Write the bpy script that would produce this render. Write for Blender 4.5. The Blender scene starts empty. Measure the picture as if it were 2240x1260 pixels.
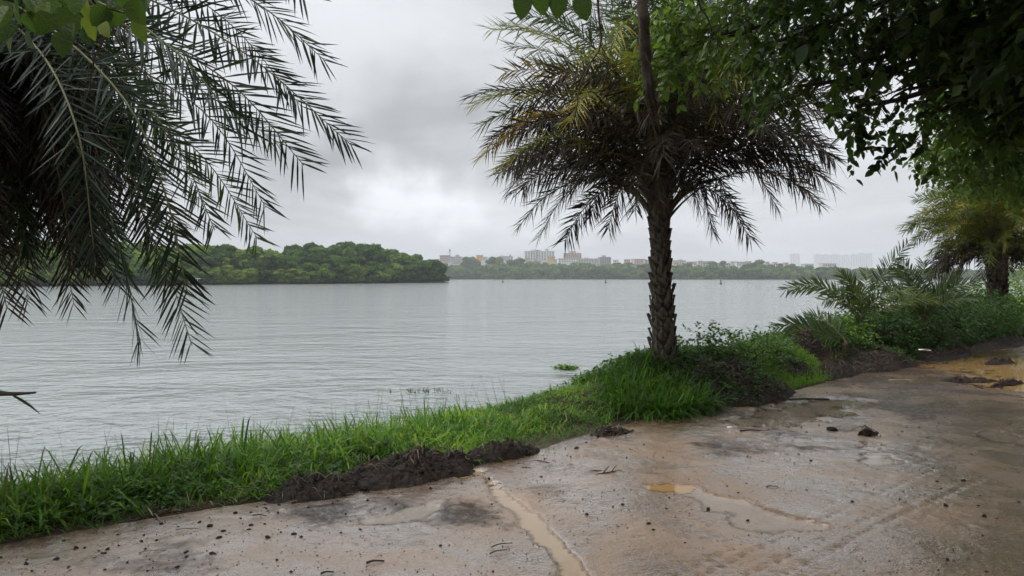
import bpy, math, random
import numpy as np
from mathutils import Vector, Matrix

R = math.radians
HAZE = 0.00033
sc = bpy.context.scene
COL = sc.collection
rng = np.random.default_rng(11)
random.seed(11)

# ------------------------------------------------------------------ camera
EYE = 1.6            # eye height above the road
F_PX, CX, HY = 1618.0, 1120.0, 607.0
cam_d = bpy.data.cameras.new('camera')
cam = bpy.data.objects.new('camera', cam_d); COL.objects.link(cam)
cam.location = (0, 0, EYE); cam.rotation_euler = (R(90), 0, 0)
cam_d.sensor_width = 36.0; cam_d.lens = 26.0
cam_d.shift_y = -23.0 / 2240.0
cam_d.clip_start = 0.05; cam_d.clip_end = 30000
sc.camera = cam

def at(x, y, d):
    """a point d metres in front of the camera plane, seen at photo pixel x, y"""
    return np.array([(x - CX) / F_PX * d, d, EYE - (y - HY) / F_PX * d])
def onroad(x, y, z=0.0):
    d = (EYE - z) * F_PX / (y - HY)
    return np.array([(x - CX) / F_PX * d, d, z])

# ------------------------------------------------------------------ world: overcast sky
SUN_EL, SUN_AZ = 54.0, -78.0      # azimuth measured from +Y towards +X
w = bpy.data.worlds.new('World'); sc.world = w; w.use_nodes = True
nt = w.node_tree; nt.nodes.clear()
def N(t, tree=None, **kw):
    n = (tree or nt).nodes.new(t)
    for k, v in kw.items(): setattr(n, k, v)
    return n
L = nt.links.new
out = N('ShaderNodeOutputWorld'); bg = N('ShaderNodeBackground'); L(bg.outputs[0], out.inputs[0])
tc = N('ShaderNodeTexCoord')
sky = N('ShaderNodeTexSky', sky_type='NISHITA', sun_disc=False)
sky.sun_elevation = R(SUN_EL); sky.sun_rotation = R(SUN_AZ); sky.air_density = 1.5; sky.dust_density = 4
skys = N('ShaderNodeVectorMath', operation='SCALE'); skys.inputs['Scale'].default_value = 0.06
L(sky.outputs[0], skys.inputs[0])
sep = N('ShaderNodeSeparateXYZ'); L(tc.outputs['Generated'], sep.inputs[0])
def M(op, a, b=None, c=None, tree=None):
    n = N('ShaderNodeMath', tree, operation=op)
    lk = (tree or nt).links.new
    for i, v in enumerate((a, b, c)):
        if v is None: continue
        if isinstance(v, (int, float)): n.inputs[i].default_value = v
        else: lk(v, n.inputs[i])
    return n.outputs[0]
zc = M('MAXIMUM', sep.outputs['Z'], 0.0)
den = M('ADD', zc, 0.16)
comb = N('ShaderNodeCombineXYZ')
L(M('DIVIDE', sep.outputs['X'], den), comb.inputs[0]); L(M('DIVIDE', sep.outputs['Y'], den), comb.inputs[1])
n1 = N('ShaderNodeTexNoise'); n1.inputs['Scale'].default_value = 0.8; n1.inputs['Detail'].default_value = 7; n1.inputs['Roughness'].default_value = 0.52
n1.inputs['Distortion'].default_value = 0.5
mp = N('ShaderNodeMapping'); mp.inputs['Location'].default_value = (3.1, 1.7, 0.4); L(comb.outputs[0], mp.inputs[0]); L(mp.outputs[0], n1.inputs['Vector'])
cr = N('ShaderNodeMapRange'); cr.inputs['From Min'].default_value = 0.36; cr.inputs['From Max'].default_value = 0.64
cr.inputs['To Min'].default_value = 0.79; cr.inputs['To Max'].default_value = 1.05
cr.interpolation_type = 'SMOOTHSTEP'; L(n1.outputs[0], cr.inputs[0])
# one dark cloud bank and one bright gap, as seen over the lake
n2 = N('ShaderNodeTexNoise'); n2.inputs['Scale'].default_value = 9.0; n2.inputs['Detail'].default_value = 5; n2.inputs['Roughness'].default_value = 0.55
L(tc.outputs['Generated'], n2.inputs['Vector'])
wob = N('ShaderNodeVectorMath', operation='MULTIPLY_ADD')
L(n2.outputs['Color'], wob.inputs[0]); wob.inputs[1].default_value = (0.30, 0.0, 0.16); wob.inputs[2].default_value = (-0.15, 0, -0.08)
dirw = N('ShaderNodeVectorMath', operation='ADD'); L(tc.outputs['Generated'], dirw.inputs[0]); L(wob.outputs[0], dirw.inputs[1])
def blob(px, py, rx, rz):
    v = np.array([(px - CX) / F_PX, 1.0, (HY - py) / F_PX]); v /= np.linalg.norm(v)
    s = N('ShaderNodeVectorMath', operation='SUBTRACT'); L(dirw.outputs[0], s.inputs[0]); s.inputs[1].default_value = tuple(v)
    m = N('ShaderNodeVectorMath', operation='MULTIPLY'); L(s.outputs[0], m.inputs[0]); m.inputs[1].default_value = (1 / rx, 1.0 / 0.35, 1 / rz)
    l = N('ShaderNodeVectorMath', operation='LENGTH'); L(m.outputs[0], l.inputs[0])
    r = N('ShaderNodeMapRange'); r.interpolation_type = 'SMOOTHSTEP'
    r.inputs['From Min'].default_value = 1.0; r.inputs['From Max'].default_value = 0.0
    L(l.outputs[1], r.inputs[0]); return r.outputs[0]
lum = cr.outputs[0]
lum = M('ADD', lum, M('MULTIPLY', blob(880, 415, 0.13, 0.075), 0.5))
lum = M('ADD', lum, M('MULTIPLY', blob(1000, 455, 0.3, 0.06), 0.25))
lum = M('ADD', lum, M('MULTIPLY', blob(720, 390, 0.24, 0.075), -0.32))
lum = M('ADD', lum, M('MULTIPLY', blob(930, 250, 0.24, 0.12), -0.27))
lum = M('ADD', lum, M('MULTIPLY', blob(1750, 420, 0.6, 0.3), 0.14))
# standard overcast brightening towards the zenith
grad = M('MULTIPLY_ADD', M('POWER', zc, 3.0), 2.4, 0.745)
lum = M('MULTIPLY', lum, grad)
colc = N('ShaderNodeVectorMath', operation='SCALE'); colc.inputs[0].default_value = (0.955, 0.985, 1.03); L(lum, colc.inputs['Scale'])
mixs = N('ShaderNodeMix', data_type='RGBA'); mixs.inputs['Factor'].default_value = 0.93
L(skys.outputs[0], mixs.inputs['A']); L(colc.outputs[0], mixs.inputs['B'])
L(mixs.outputs['Result'], bg.inputs[0]); bg.inputs[1].default_value = 1.0

sun_d = bpy.data.lights.new('sun', 'SUN'); sun = bpy.data.objects.new('sun', sun_d); COL.objects.link(sun)
sun_d.energy = 1.5; sun_d.angle = R(25); sun_d.color = (1.0, 0.97, 0.92)
sd = Vector((math.sin(R(SUN_AZ)) * math.cos(R(SUN_EL)), math.cos(R(SUN_AZ)) * math.cos(R(SUN_EL)), math.sin(R(SUN_EL))))
sun.rotation_euler = sd.to_track_quat('Z', 'Y').to_euler(); sun.location = sd * 50

vs = sc.view_settings; vs.view_transform = 'Standard'; vs.look = 'None'; vs.gamma = 1; vs.exposure = 0.13; vs.use_curve_mapping = False
sc.render.engine = 'CYCLES'
cy = sc.cycles
cy.max_bounces = 6; cy.diffuse_bounces = 3; cy.glossy_bounces = 3; cy.transmission_bounces = 4; cy.volume_bounces = 0; cy.transparent_max_bounces = 6
cy.use_denoising = True; cy.use_adaptive_sampling = True; cy.adaptive_threshold = 0.03
try: cy.denoiser = 'OPENIMAGEDENOISE'; cy.denoising_input_passes = 'RGB_ALBEDO_NORMAL'
except Exception: pass

# ------------------------------------------------------------------ helpers
def tag(o, label=None, cat=None, group=None, kind=None):
    if label: o['label'] = label
    if cat: o['category'] = cat
    if group: o['group'] = group
    if kind: o['kind'] = kind
    return o
def empty(name, loc=(0, 0, 0)):
    o = bpy.data.objects.new(name, None); COL.objects.link(o); o.location = tuple(loc); o.empty_display_size = 0.1
    return o
def mesh(name, V, F, mats, attrs=None, mi=None, smooth=False):
    """V (n,3); F list of (m,k) index arrays; mi list of material index per array"""
    V = np.asarray(V, dtype=np.float32)
    F = [np.asarray(f, dtype=np.int32) for f in F if len(f)]
    me = bpy.data.meshes.new(name)
    idx = np.concatenate([f.ravel() for f in F])
    tot = np.concatenate([np.full(len(f), f.shape[1], np.int32) for f in F])
    st = np.concatenate([[0], np.cumsum(tot)[:-1]]).astype(np.int32)
    me.vertices.add(len(V)); me.loops.add(len(idx)); me.polygons.add(len(tot))
    me.vertices.foreach_set('co', V.ravel()); me.loops.foreach_set('vertex_index', idx); me.polygons.foreach_set('loop_start', st)
    for m in (mats if isinstance(mats, (list, tuple)) else [mats]): me.materials.append(m)
    if mi is not None:
        me.polygons.foreach_set('material_index', np.concatenate([np.full(len(f), k, np.int32) for f, k in zip(F, mi)]))
    me.update(calc_edges=True)
    if attrs:
        for k, v in attrs.items():
            a = me.attributes.new(k, 'FLOAT', 'POINT'); a.data.foreach_set('value', np.asarray(v, np.float32))
    me.polygons.foreach_set('use_smooth', np.full(len(tot), smooth, bool))
    return me
def obj(name, me, parent=None, loc=None):
    o = bpy.data.objects.new(name, me); COL.objects.link(o)
    if parent is not None: o.parent = parent
    if loc is not None: o.location = tuple(loc)
    return o
class MB:
    """collects vertex / face blocks with an optional tint per vertex"""
    def __init__(s): s.V = []; s.F = {}; s.T = []; s.n = 0
    def add(s, V, Fs, tint=0.5, mat=0):
        V = np.asarray(V, float).reshape(-1, 3)
        for f in Fs:
            f = np.asarray(f, np.int64)
            if len(f): s.F.setdefault((mat, f.shape[1]), []).append(f + s.n)
        s.V.append(V); s.T.append(np.broadcast_to(np.asarray(tint, float), (len(V),)))
        s.n += len(V)
    def build(s, name, mats, parent=None, smooth=False, loc=None, shift=None):
        V = np.concatenate(s.V)
        if shift is not None: V = V - np.asarray(shift)
        ks = list(s.F); F = [np.concatenate(s.F[k]) for k in ks]
        me = mesh(name, V, F, mats, {'tint': np.concatenate(s.T)}, [k[0] for k in ks], smooth)
        return obj(name, me, parent, loc)
def unit(a):
    a = np.asarray(a, float); return a / np.maximum(np.linalg.norm(a, axis=-1, keepdims=True), 1e-9)
def hash2(ix, iy, seed):
    h = (ix.astype(np.int64) * 374761393 + iy.astype(np.int64) * 668265263 + seed * 974711) & 0xffffffff
    h = ((h ^ (h >> 13)) * 1274126177) & 0xffffffff
    return ((h ^ (h >> 16)) & 0xffffff) / float(0xffffff)
def vnoise(x, y, seed=0):
    x = np.asarray(x, float); y = np.asarray(y, float)
    ix = np.floor(x); iy = np.floor(y); fx = x - ix; fy = y - iy
    u = fx * fx * (3 - 2 * fx); v = fy * fy * (3 - 2 * fy)
    a = hash2(ix, iy, seed); b = hash2(ix + 1, iy, seed); c = hash2(ix, iy + 1, seed); d = hash2(ix + 1, iy + 1, seed)
    return (a * (1 - u) + b * u) * (1 - v) + (c * (1 - u) + d * u) * v
def fbm(x, y, seed=0, oct=4, gain=0.5):
    t = 0; a = 1; s = 0
    for k in range(oct):
        t = t + a * (vnoise(x * 2 ** k, y * 2 ** k, seed + k * 17) - 0.5); s += a; a *= gain
    return t / s * 2
def sstep(a, b, x):
    t = np.clip((x - a) / (b - a), 0, 1); return t * t * (3 - 2 * t)
def grid_faces(nu, nv):
    i = np.arange(nu - 1)[:, None] * nv + np.arange(nv - 1)[None]
    i = i.ravel(); return np.stack([i, i + nv, i + nv + 1, i + 1], 1)
def spline(P, n):
    """Catmull-Rom through the points P, n samples"""
    P = np.asarray(P, float); P = np.vstack([2 * P[0] - P[1], P, 2 * P[-1] - P[-2]])
    m = len(P) - 3; t = np.linspace(0, m - 1e-6, n); k = t.astype(int); f = (t - k)[:, None]
    a, b, c, d = P[k], P[k + 1], P[k + 2], P[k + 3]
    return 0.5 * (2 * b + (c - a) * f + (2 * a - 5 * b + 4 * c - d) * f ** 2 + (3 * b - a - 3 * c + d) * f ** 3)
def tube(P, rad, sides=6, cap=True):
    P = np.asarray(P, float); n = len(P); rad = np.broadcast_to(np.asarray(rad, float), (n,))
    T = unit(np.gradient(P, axis=0)); ref = np.array([0.31, 0.17, 0.93])
    if abs(np.dot(T[0], ref / np.linalg.norm(ref))) > 0.93: ref = np.array([1.0, 0.2, 0])
    A = unit(np.cross(T, ref)); B = np.cross(T, A)
    a = np.linspace(0, 2 * np.pi, sides, endpoint=False)
    V = P[:, None] + rad[:, None, None] * (np.cos(a)[None, :, None] * A[:, None] + np.sin(a)[None, :, None] * B[:, None])
    i = np.arange(n - 1)[:, None] * sides; j = np.arange(sides)[None]; j2 = (j + 1) % sides
    F = [np.stack([i + j, i + j2, i + sides + j2, i + sides + j], -1).reshape(-1, 4)]
    if cap:
        F.append(np.arange(sides)[None, ::-1]); F.append((n - 1) * sides + np.arange(sides)[None])
    return V.reshape(-1, 3), F
def blades(P, D, Nn, ln, wd, droop, st=(0.0, 0.3, 0.68, 1.0), wp=(0.35, 1.0, 0.8, 0.0), fold=0.25):
    """vectorised narrow leaves: P base, D direction, Nn upper normal, per-leaf length, width, droop (down bend in lengths)"""
    n = len(P); D = unit(D); S = unit(np.cross(D, Nn)); U = np.cross(S, D)
    ln = np.broadcast_to(ln, (n,)); wd = np.broadcast_to(wd, (n,)); droop = np.broadcast_to(droop, (n,))
    cols = []; V = []
    for u, k in zip(st, wp):
        C = P + D * (ln * u)[:, None] + np.array([0, 0, -1.0]) * (ln * droop * u * u)[:, None]
        if k == 0: V.append(C[:, None])
        else:
            V.append(np.stack([C - S * (wd * k * 0.5)[:, None] + U * (wd * k * fold)[:, None], C, C + S * (wd * k * 0.5)[:, None] + U * (wd * k * fold)[:, None]], 1))
    cnt = [v.shape[1] for v in V]; V = np.concatenate(V, 1); per = V.shape[1]
    off = np.cumsum([0] + cnt[:-1]); q = []; t = []
    for a in range(len(cnt) - 1):
        o1, o2 = off[a], off[a + 1]
        if cnt[a] == 3 and cnt[a + 1] == 3: q += [[o1, o1 + 1, o2 + 1, o2], [o1 + 1, o1 + 2, o2 + 2, o2 + 1]]
        elif cnt[a] == 3: t += [[o1, o1 + 1, o2], [o1 + 1, o1 + 2, o2]]
        else: t += [[o1, o2 + 1, o2], [o1, o2 + 2, o2 + 1]]
    base = (np.arange(n) * per)[:, None, None]
    F = []
    if q: F.append((np.array(q)[None] + base).reshape(-1, 4))
    if t: F.append((np.array(t)[None] + base).reshape(-1, 3))
    return V.reshape(-1, 3), F, per

# ------------------------------------------------------------------ materials
def ramp(tree, fac, stops):
    r = N('ShaderNodeValToRGB', tree); e = r.color_ramp.elements
    while len(e) < len(stops): e.new(0.5)
    for k, (p, c) in enumerate(stops): e[k].position = p; e[k].color = (*c, 1)
    if fac is not None: tree.links.new(fac, r.inputs[0])
    return r.outputs[0]
def newmat(name):
    m = bpy.data.materials.new(name); m.use_nodes = True; t = m.node_tree; t.nodes.clear()
    o = N('ShaderNodeOutputMaterial', t); p = N('ShaderNodeBsdfPrincipled', t); t.links.new(p.outputs[0], o.inputs[0])
    return m, t, p, o
def noise(t, scale, detail=4, rough=0.55, vec=None, dist=0.0, scl=None):
    n = N('ShaderNodeTexNoise', t); n.inputs['Scale'].default_value = scale; n.inputs['Detail'].default_value = detail
    n.inputs['Roughness'].default_value = rough; n.inputs['Distortion'].default_value = dist
    if vec is None: vec = N('ShaderNodeTexCoord', t).outputs['Object']
    if scl is not None:
        mpg = N('ShaderNodeMapping', t); mpg.inputs['Scale'].default_value = scl; t.links.new(vec, mpg.inputs[0]); vec = mpg.outputs[0]
    t.links.new(vec, n.inputs['Vector']); return n.outputs[0]
def bump(t, p, h, strength, dist, prev=None):
    b = N('ShaderNodeBump', t); b.inputs['Strength'].default_value = strength; b.inputs['Distance'].default_value = dist
    t.links.new(h, b.inputs['Height'])
    if prev is not None: t.links.new(prev, b.inputs['Normal'])
    if p is not None: t.links.new(b.outputs[0], p.inputs['Normal'])
    return b.outputs[0]
def leafmat(name, stops, rough=0.45, trans=0.3, tcol=1.6, spec=0.25):
    m, t, p, o = newmat(name)
    a = N('ShaderNodeAttribute', t, attribute_name='tint')
    oi = N('ShaderNodeObjectInfo', t)
    f = M('ADD', a.outputs['Fac'], M('MULTIPLY_ADD', oi.outputs['Random'], 0.08, -0.04, tree=t), tree=t)
    c = ramp(t, f, stops); t.links.new(c, p.inputs['Base Color'])
    p.inputs['Roughness'].default_value = rough; p.inputs['Specular IOR Level'].default_value = spec
    if trans > 0:
        tr = N('ShaderNodeBsdfTranslucent', t); sc_ = N('ShaderNodeVectorMath', t, operation='MULTIPLY')
        t.links.new(c, sc_.inputs[0]); sc_.inputs[1].default_value = (tcol * 1.05, tcol * 1.1, tcol * 0.7)
        t.links.new(sc_.outputs[0], tr.inputs[0])
        mx = N('ShaderNodeMixShader', t); mx.inputs[0].default_value = trans
        t.links.new(p.outputs[0], mx.inputs[1]); t.links.new(tr.outputs[0], mx.inputs[2]); t.links.new(mx.outputs[0], o.inputs[0])
    return m
def plain(name, col, rough=0.7, col2=None, scale=6, bs=0.0, bd=0.02, spec=0.2):
    m, t, p, o = newmat(name); p.inputs['Roughness'].default_value = rough; p.inputs['Specular IOR Level'].default_value = spec
    if col2 is None: p.inputs['Base Color'].default_value = (*col, 1)
    else:
        n = noise(t, scale, 5, 0.6); t.links.new(ramp(t, n, [(0.35, col), (0.65, col2)]), p.inputs['Base Color'])
        if bs: bump(t, p, n, bs, bd)
    return m

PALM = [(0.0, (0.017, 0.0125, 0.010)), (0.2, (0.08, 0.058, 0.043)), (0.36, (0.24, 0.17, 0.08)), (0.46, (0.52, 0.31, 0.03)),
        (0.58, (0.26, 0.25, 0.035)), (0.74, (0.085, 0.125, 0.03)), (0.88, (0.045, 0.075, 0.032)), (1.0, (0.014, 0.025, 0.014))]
m_frond = leafmat('palm_leaflet', PALM, 0.42, 0.22, 1.5)
m_rachis = leafmat('palm_stalk', [(0, (0.07, 0.05, 0.035)), (0.5, (0.22, 0.17, 0.08)), (1, (0.10, 0.13, 0.05))], 0.5, 0.0)
m_trunk = plain('palm_trunk', (0.028, 0.022, 0.019), 0.85, (0.07, 0.056, 0.046), 9, 0.8, 0.02)
m_boot = plain('palm_leaf_base', (0.06, 0.048, 0.038), 0.8, (0.17, 0.14, 0.11), 14, 0.7, 0.015)
m_fibre = plain('palm_fibre', (0.03, 0.022, 0.018), 0.9, (0.07, 0.05, 0.038), 30, 0.6, 0.01)
m_grass = leafmat('grass_blade', [(0.0, (0.14, 0.11, 0.05)), (0.10, (0.10, 0.12, 0.035)), (0.2, (0.03, 0.08, 0.010)), (0.5, (0.075, 0.175, 0.014)), (0.8, (0.14, 0.27, 0.02)), (1.0, (0.25, 0.34, 0.035))], 0.42, 0.38, 1.7)
m_weed = leafmat('weed_leaf', [(0.0, (0.07, 0.06, 0.03)), (0.15, (0.03, 0.065, 0.018)), (0.6, (0.055, 0.13, 0.025)), (1.0, (0.13, 0.21, 0.035))], 0.4, 0.3, 1.7)
m_leaf = leafmat('tree_leaf', [(0.0, (0.022, 0.036, 0.014)), (0.5, (0.045, 0.085, 0.02)), (1.0, (0.12, 0.19, 0.03))], 0.38, 0.34, 1.8)
m_bigleaf = leafmat('broad_leaf', [(0.0, (0.04, 0.075, 0.015)), (0.5, (0.075, 0.14, 0.02)), (1.0, (0.20, 0.26, 0.03))], 0.4, 0.32, 1.4)
_t = m_bigleaf.node_tree; _p = [n for n in _t.nodes if n.type == 'BSDF_PRINCIPLED'][0]; bump(_t, _p, noise(_t, 9, 4, .6), .5, .05)
m_bark = plain('tree_bark', (0.03, 0.023, 0.018), 0.85, (0.085, 0.065, 0.05), 12, 0.7, 0.02)
m_twig = plain('twig_bark', (0.035, 0.027, 0.02), 0.75, (0.09, 0.07, 0.05), 20)
m_dead = leafmat('dead_leaf', [(0, (0.03, 0.022, 0.016)), (0.5, (0.10, 0.07, 0.045)), (1, (0.22, 0.16, 0.10))], 0.6, 0.15, 1.2)

# wet sandy road: mud attribute darkens where dark mud was trodden in
def wet_ground(name, dry, dark, r0=0.14, r1=0.42, spec=0.6, coat=False):
    m, t, p, o = newmat(name)
    a = N('ShaderNodeAttribute', t, attribute_name='tint')
    n1 = noise(t, 0.9, 6, 0.6); n2 = noise(t, 15, 4, 0.6); n3 = noise(t, 55, 3, 0.6)
    c0 = ramp(t, n1, [(0.3, tuple(x * 0.82 for x in dry)), (0.5, dry), (0.72, tuple(x * y for x, y in zip(dry, (1.1, 1.02, 0.93))))])
    speck = ramp(t, n3, [(0.30, (0.30, 0.28, 0.27)), (0.46, (1, 1, 1)), (0.66, (1.18, 1.16, 1.12))])
    cl = N('ShaderNodeAttribute', t, attribute_name='shade_clay'); cm = N('ShaderNodeMix', t, data_type='RGBA'); cm.clamp_factor = True
    t.links.new(M('MULTIPLY', cl.outputs['Fac'], M('MULTIPLY_ADD', n2, 1.6, 0.1, tree=t), tree=t), cm.inputs['Factor']); t.links.new(c0, cm.inputs['A']); cm.inputs['B'].default_value = (0.105, 0.055, 0.026, 1)  # brown mix for clay and for the tree shade painted at right
    mu = N('ShaderNodeMix', t, data_type='RGBA', blend_type='MULTIPLY'); mu.inputs['Factor'].default_value = 0.8
    t.links.new(cm.outputs['Result'], mu.inputs['A']); t.links.new(speck, mu.inputs['B'])
    f = M('ADD', a.outputs['Fac'], M('ADD', M('MULTIPLY_ADD', n2, 1.1, -0.55, tree=t), M('MULTIPLY_ADD', n3, 0.8, -0.4, tree=t), tree=t), tree=t)
    f = ramp(t, f, [(0.30, (0, 0, 0)), (0.95, (0.92, 0.92, 0.92))])
    mx = N('ShaderNodeMix', t, data_type='RGBA'); t.links.new(f, mx.inputs['Factor']); t.links.new(mu.outputs['Result'], mx.inputs['A']); mx.inputs['B'].default_value = (*dark, 1)
    mx.clamp_factor = True
    t.links.new(mx.outputs['Result'], p.inputs['Base Color'])
    nr = noise(t, 1.1, 6, 0.62, dist=0.5)
    wet = ramp(t, nr, [(0.40, (0, 0, 0)), (0.58, (1, 1, 1))])
    ro = M('ADD', M('MULTIPLY_ADD', wet, r0 - r1, r1, tree=t), M('MULTIPLY', f, 0.35, tree=t), tree=t)
    t.links.new(ro, p.inputs['Roughness']); t.links.new(M('MULTIPLY_ADD', f, -0.8 * spec, spec, tree=t), p.inputs['Specular IOR Level'])
    b1 = bump(t, None, n2, 0.25, 0.03); b2 = bump(t, p, n3, 0.6, 0.010, b1)
    if coat:
        wd = N('ShaderNodeMix', t, data_type='RGBA'); t.links.new(wet, wd.inputs['Factor']); wd.inputs['A'].default_value = (1.22, 1.24, 1.27, 1); wd.inputs['B'].default_value = (0.8, 0.78, 0.76, 1)
        m2 = N('ShaderNodeMix', t, data_type='RGBA', blend_type='MULTIPLY'); m2.inputs['Factor'].default_value = 1.0
        t.links.new(mx.outputs['Result'], m2.inputs['A']); t.links.new(wd.outputs['Result'], m2.inputs['B']); t.links.new(m2.outputs['Result'], p.inputs['Base Color'])
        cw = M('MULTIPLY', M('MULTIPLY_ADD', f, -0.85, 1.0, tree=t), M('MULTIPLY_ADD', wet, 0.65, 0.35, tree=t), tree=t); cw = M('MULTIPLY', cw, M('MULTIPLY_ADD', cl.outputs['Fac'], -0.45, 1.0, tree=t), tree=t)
        b3 = bump(t, None, n3, 0.25, 0.010, b1)
        t.links.new(cw, p.inputs['Coat Weight']); p.inputs['Coat IOR'].default_value = 2.0; p.inputs['Coat Roughness'].default_value = 0.06; t.links.new(b3, p.inputs['Coat Normal'])
    return m
m_road = wet_ground('wet_sandy_mud', (0.215, 0.138, 0.082), (0.026, 0.019, 0.014), 0.09, 0.40, 0.85, True)
m_bank = wet_ground('bank_soil', (0.055, 0.036, 0.025), (0.016, 0.012, 0.010), 0.6, 0.9, 0.15)
m_mud = plain('black_mud', (0.009, 0.007, 0.0055), 0.62, (0.05, 0.036, 0.027), 22, 1.0, 0.03, 0.12)
m_clod = plain('mud_clod', (0.010, 0.008, 0.007), 0.65, (0.04, 0.032, 0.027), 30, 0.5, 0.01, 0.15)
m_straw = leafmat('straw', [(0, (0.05, 0.035, 0.028)), (0.5, (0.13, 0.09, 0.065)), (1, (0.32, 0.25, 0.16))], 0.5, 0.0)

def watermat(name, col, rough, sc1, sc2, s1, d1, stretch):
    m, t, p, o = newmat(name); p.inputs['Base Color'].default_value = (*col, 1)
    p.inputs['Roughness'].default_value = rough; p.inputs['IOR'].default_value = 1.27
    h0 = noise(t, 0.2, 4, 0.65, scl=(0.6, 1.3, 1), dist=0.8); b0 = bump(t, None, h0, 1.0, 0.3)
    h1 = noise(t, sc1, 3, 0.55, scl=stretch, dist=0.6); b1 = bump(t, None, h1, s1, d1, b0)
    h2 = noise(t, sc2, 3, 0.6, scl=stretch, dist=0.5); bump(t, p, h2, s1, d1 * 0.3, b1)
    return m
m_lake = watermat('lake_water', (0.25, 0.272, 0.266), 0.08, 1.7, 6.0, 1.0, 0.085, (1.0, 1.3, 1))
def puddlemat(name, col, turbid):
    m, t, p, o = newmat(name); t.nodes.remove(p)
    tr = N('ShaderNodeBsdfTransparent', t); tr.inputs[0].default_value = (.92, .88, .82, 1); df = N('ShaderNodeBsdfDiffuse', t); df.inputs[0].default_value = (*col, 1)
    gl = N('ShaderNodeBsdfGlossy', t); gl.inputs['Roughness'].default_value = 0.03
    b = bump(t, None, noise(t, 9, 3, 0.6), 0.2, 0.003); t.links.new(b, gl.inputs['Normal'])
    fr = N('ShaderNodeFresnel', t); fr.inputs['IOR'].default_value = 1.33; t.links.new(b, fr.inputs['Normal'])
    m1 = N('ShaderNodeMixShader', t); dp = N('ShaderNodeAttribute', t, attribute_name='tint'); t.links.new(M('MULTIPLY', ramp(t, dp.outputs['Fac'], [(0.0, (0, 0, 0)), (1.0, (1, 1, 1))]), turbid, tree=t), m1.inputs[0]); t.links.new(tr.outputs[0], m1.inputs[1]); t.links.new(df.outputs[0], m1.inputs[2])
    m2 = N('ShaderNodeMixShader', t); t.links.new(fr.outputs[0], m2.inputs[0]); t.links.new(m1.outputs[0], m2.inputs[1]); t.links.new(gl.outputs[0], m2.inputs[2])
    t.links.new(m2.outputs[0], o.inputs[0]); return m
m_puddle = puddlemat('muddy_puddle', (0.40, 0.33, 0.26), 0.5)
m_puddle_b = puddlemat('beige_puddle', (0.50, 0.38, 0.26), 0.7)
m_puddle_y = puddlemat('ochre_puddle', (0.38, 0.23, 0.095), 0.85)
m_ground = plain('far_ground', (0.035, 0.06, 0.018), 0.9, (0.06, 0.075, 0.03), 0.02)

# ------------------------------------------------------------------ road edge curve and ground heights
EP = np.array([(-30, -16), (-14, -4.2), (-8, 0.6), (-5, 2.95), (-3.05, 4.40), (-1.72, 5.36), (-0.44, 6.0), (0.16, 6.65), (1.04, 7.9), (2.04, 8.75), (3.53, 9.9),
               (5.48, 12.0), (8.1, 14.3), (13.5, 19.5), (22, 27.5), (36, 40), (70, 70), (130, 124)], float)
_c = spline(EP, 1700)
_l = np.concatenate([[0], np.cumsum(np.linalg.norm(np.diff(_c, axis=0), axis=1))])
S_TOT = _l[-1]; _sg = np.arange(0, S_TOT, 0.1)
_cx = np.interp(_sg, _l, _c[:, 0]); _cy = np.interp(_sg, _l, _c[:, 1])
_k = np.exp(-0.5 * (np.arange(-20, 21) * 0.1 / 0.7) ** 2); _k /= _k.sum()
_cx[20:-20] = np.convolve(_cx, _k, 'valid'); _cy[20:-20] = np.convolve(_cy, _k, 'valid')
_tx = np.gradient(_cx); _ty = np.gradient(_cy); _kk = np.exp(-0.5 * (np.arange(-30, 31) * 0.1 / 1.4) ** 2); _kk /= _kk.sum()
_tx[30:-30] = np.convolve(_tx, _kk, 'valid'); _ty[30:-30] = np.convolve(_ty, _kk, 'valid')
_tl = np.hypot(_tx, _ty); _tx /= _tl; _ty /= _tl
def s_of(x, y):
    i = np.argmin((_cx - x) ** 2 + (_cy - y) ** 2); return _sg[i]
def xy(s, t):
    X = np.interp(s, _sg, _cx); Y = np.interp(s, _sg, _cy); tx = np.interp(s, _sg, _tx); ty = np.interp(s, _sg, _ty)
    return X - ty * t, Y + tx * t
def st_of(x, y):
    d2 = (_cx - x) ** 2 + (_cy - y) ** 2; i = np.argmin(d2)
    t = (x - _cx[i]) * (-_ty[i]) + (y - _cy[i]) * _tx[i]; return _sg[i], t
SL = [s_of(*p) for p in EP]
SX = {k: s_of(*v) for k, v in dict(left=(-3.05, 4.4), l2=(-1.72, 5.36), mid=(0.16, 6.6), p0=(1.04, 7.9), palm=(2.04, 8.7), r1=(3.5, 9.9), r2=(5.5, 12.1), r3=(8.1, 14.3), far=(13.5, 19.5)).items()}
WATER_Z = -0.40
def bank_w(s):
    return np.interp(s, [SX['left'] - 3, SX['left'], SX['l2'], SX['mid'], SX['p0'], SX['palm'], SX['r1'], SX['r2'], SX['r3'], SX['far'], SX['far'] + 8],
                     [1.9, 2.0, 2.5, 3.0, 3.2, 3.0, 2.9, 3.0, 3.4, 4.0, 5.0]) + 0.35 * fbm(s * 0.9, s * 0 + 3, 5, 3)
def bank_h(s):
    return np.interp(s, [SX['left'], SX['mid'], SX['p0'], SX['palm'], SX['palm'] + .9, SX['r1'] + .2, SX['r1'] + 1.2, SX['r2'], SX['r3'], SX['far'], SX['far'] + 8], [0.05, 0.0, 0.05, 0.2, 0.48, 0.45, 0.3, 0.5, 0.65, 0.62, 0.6])
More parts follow.
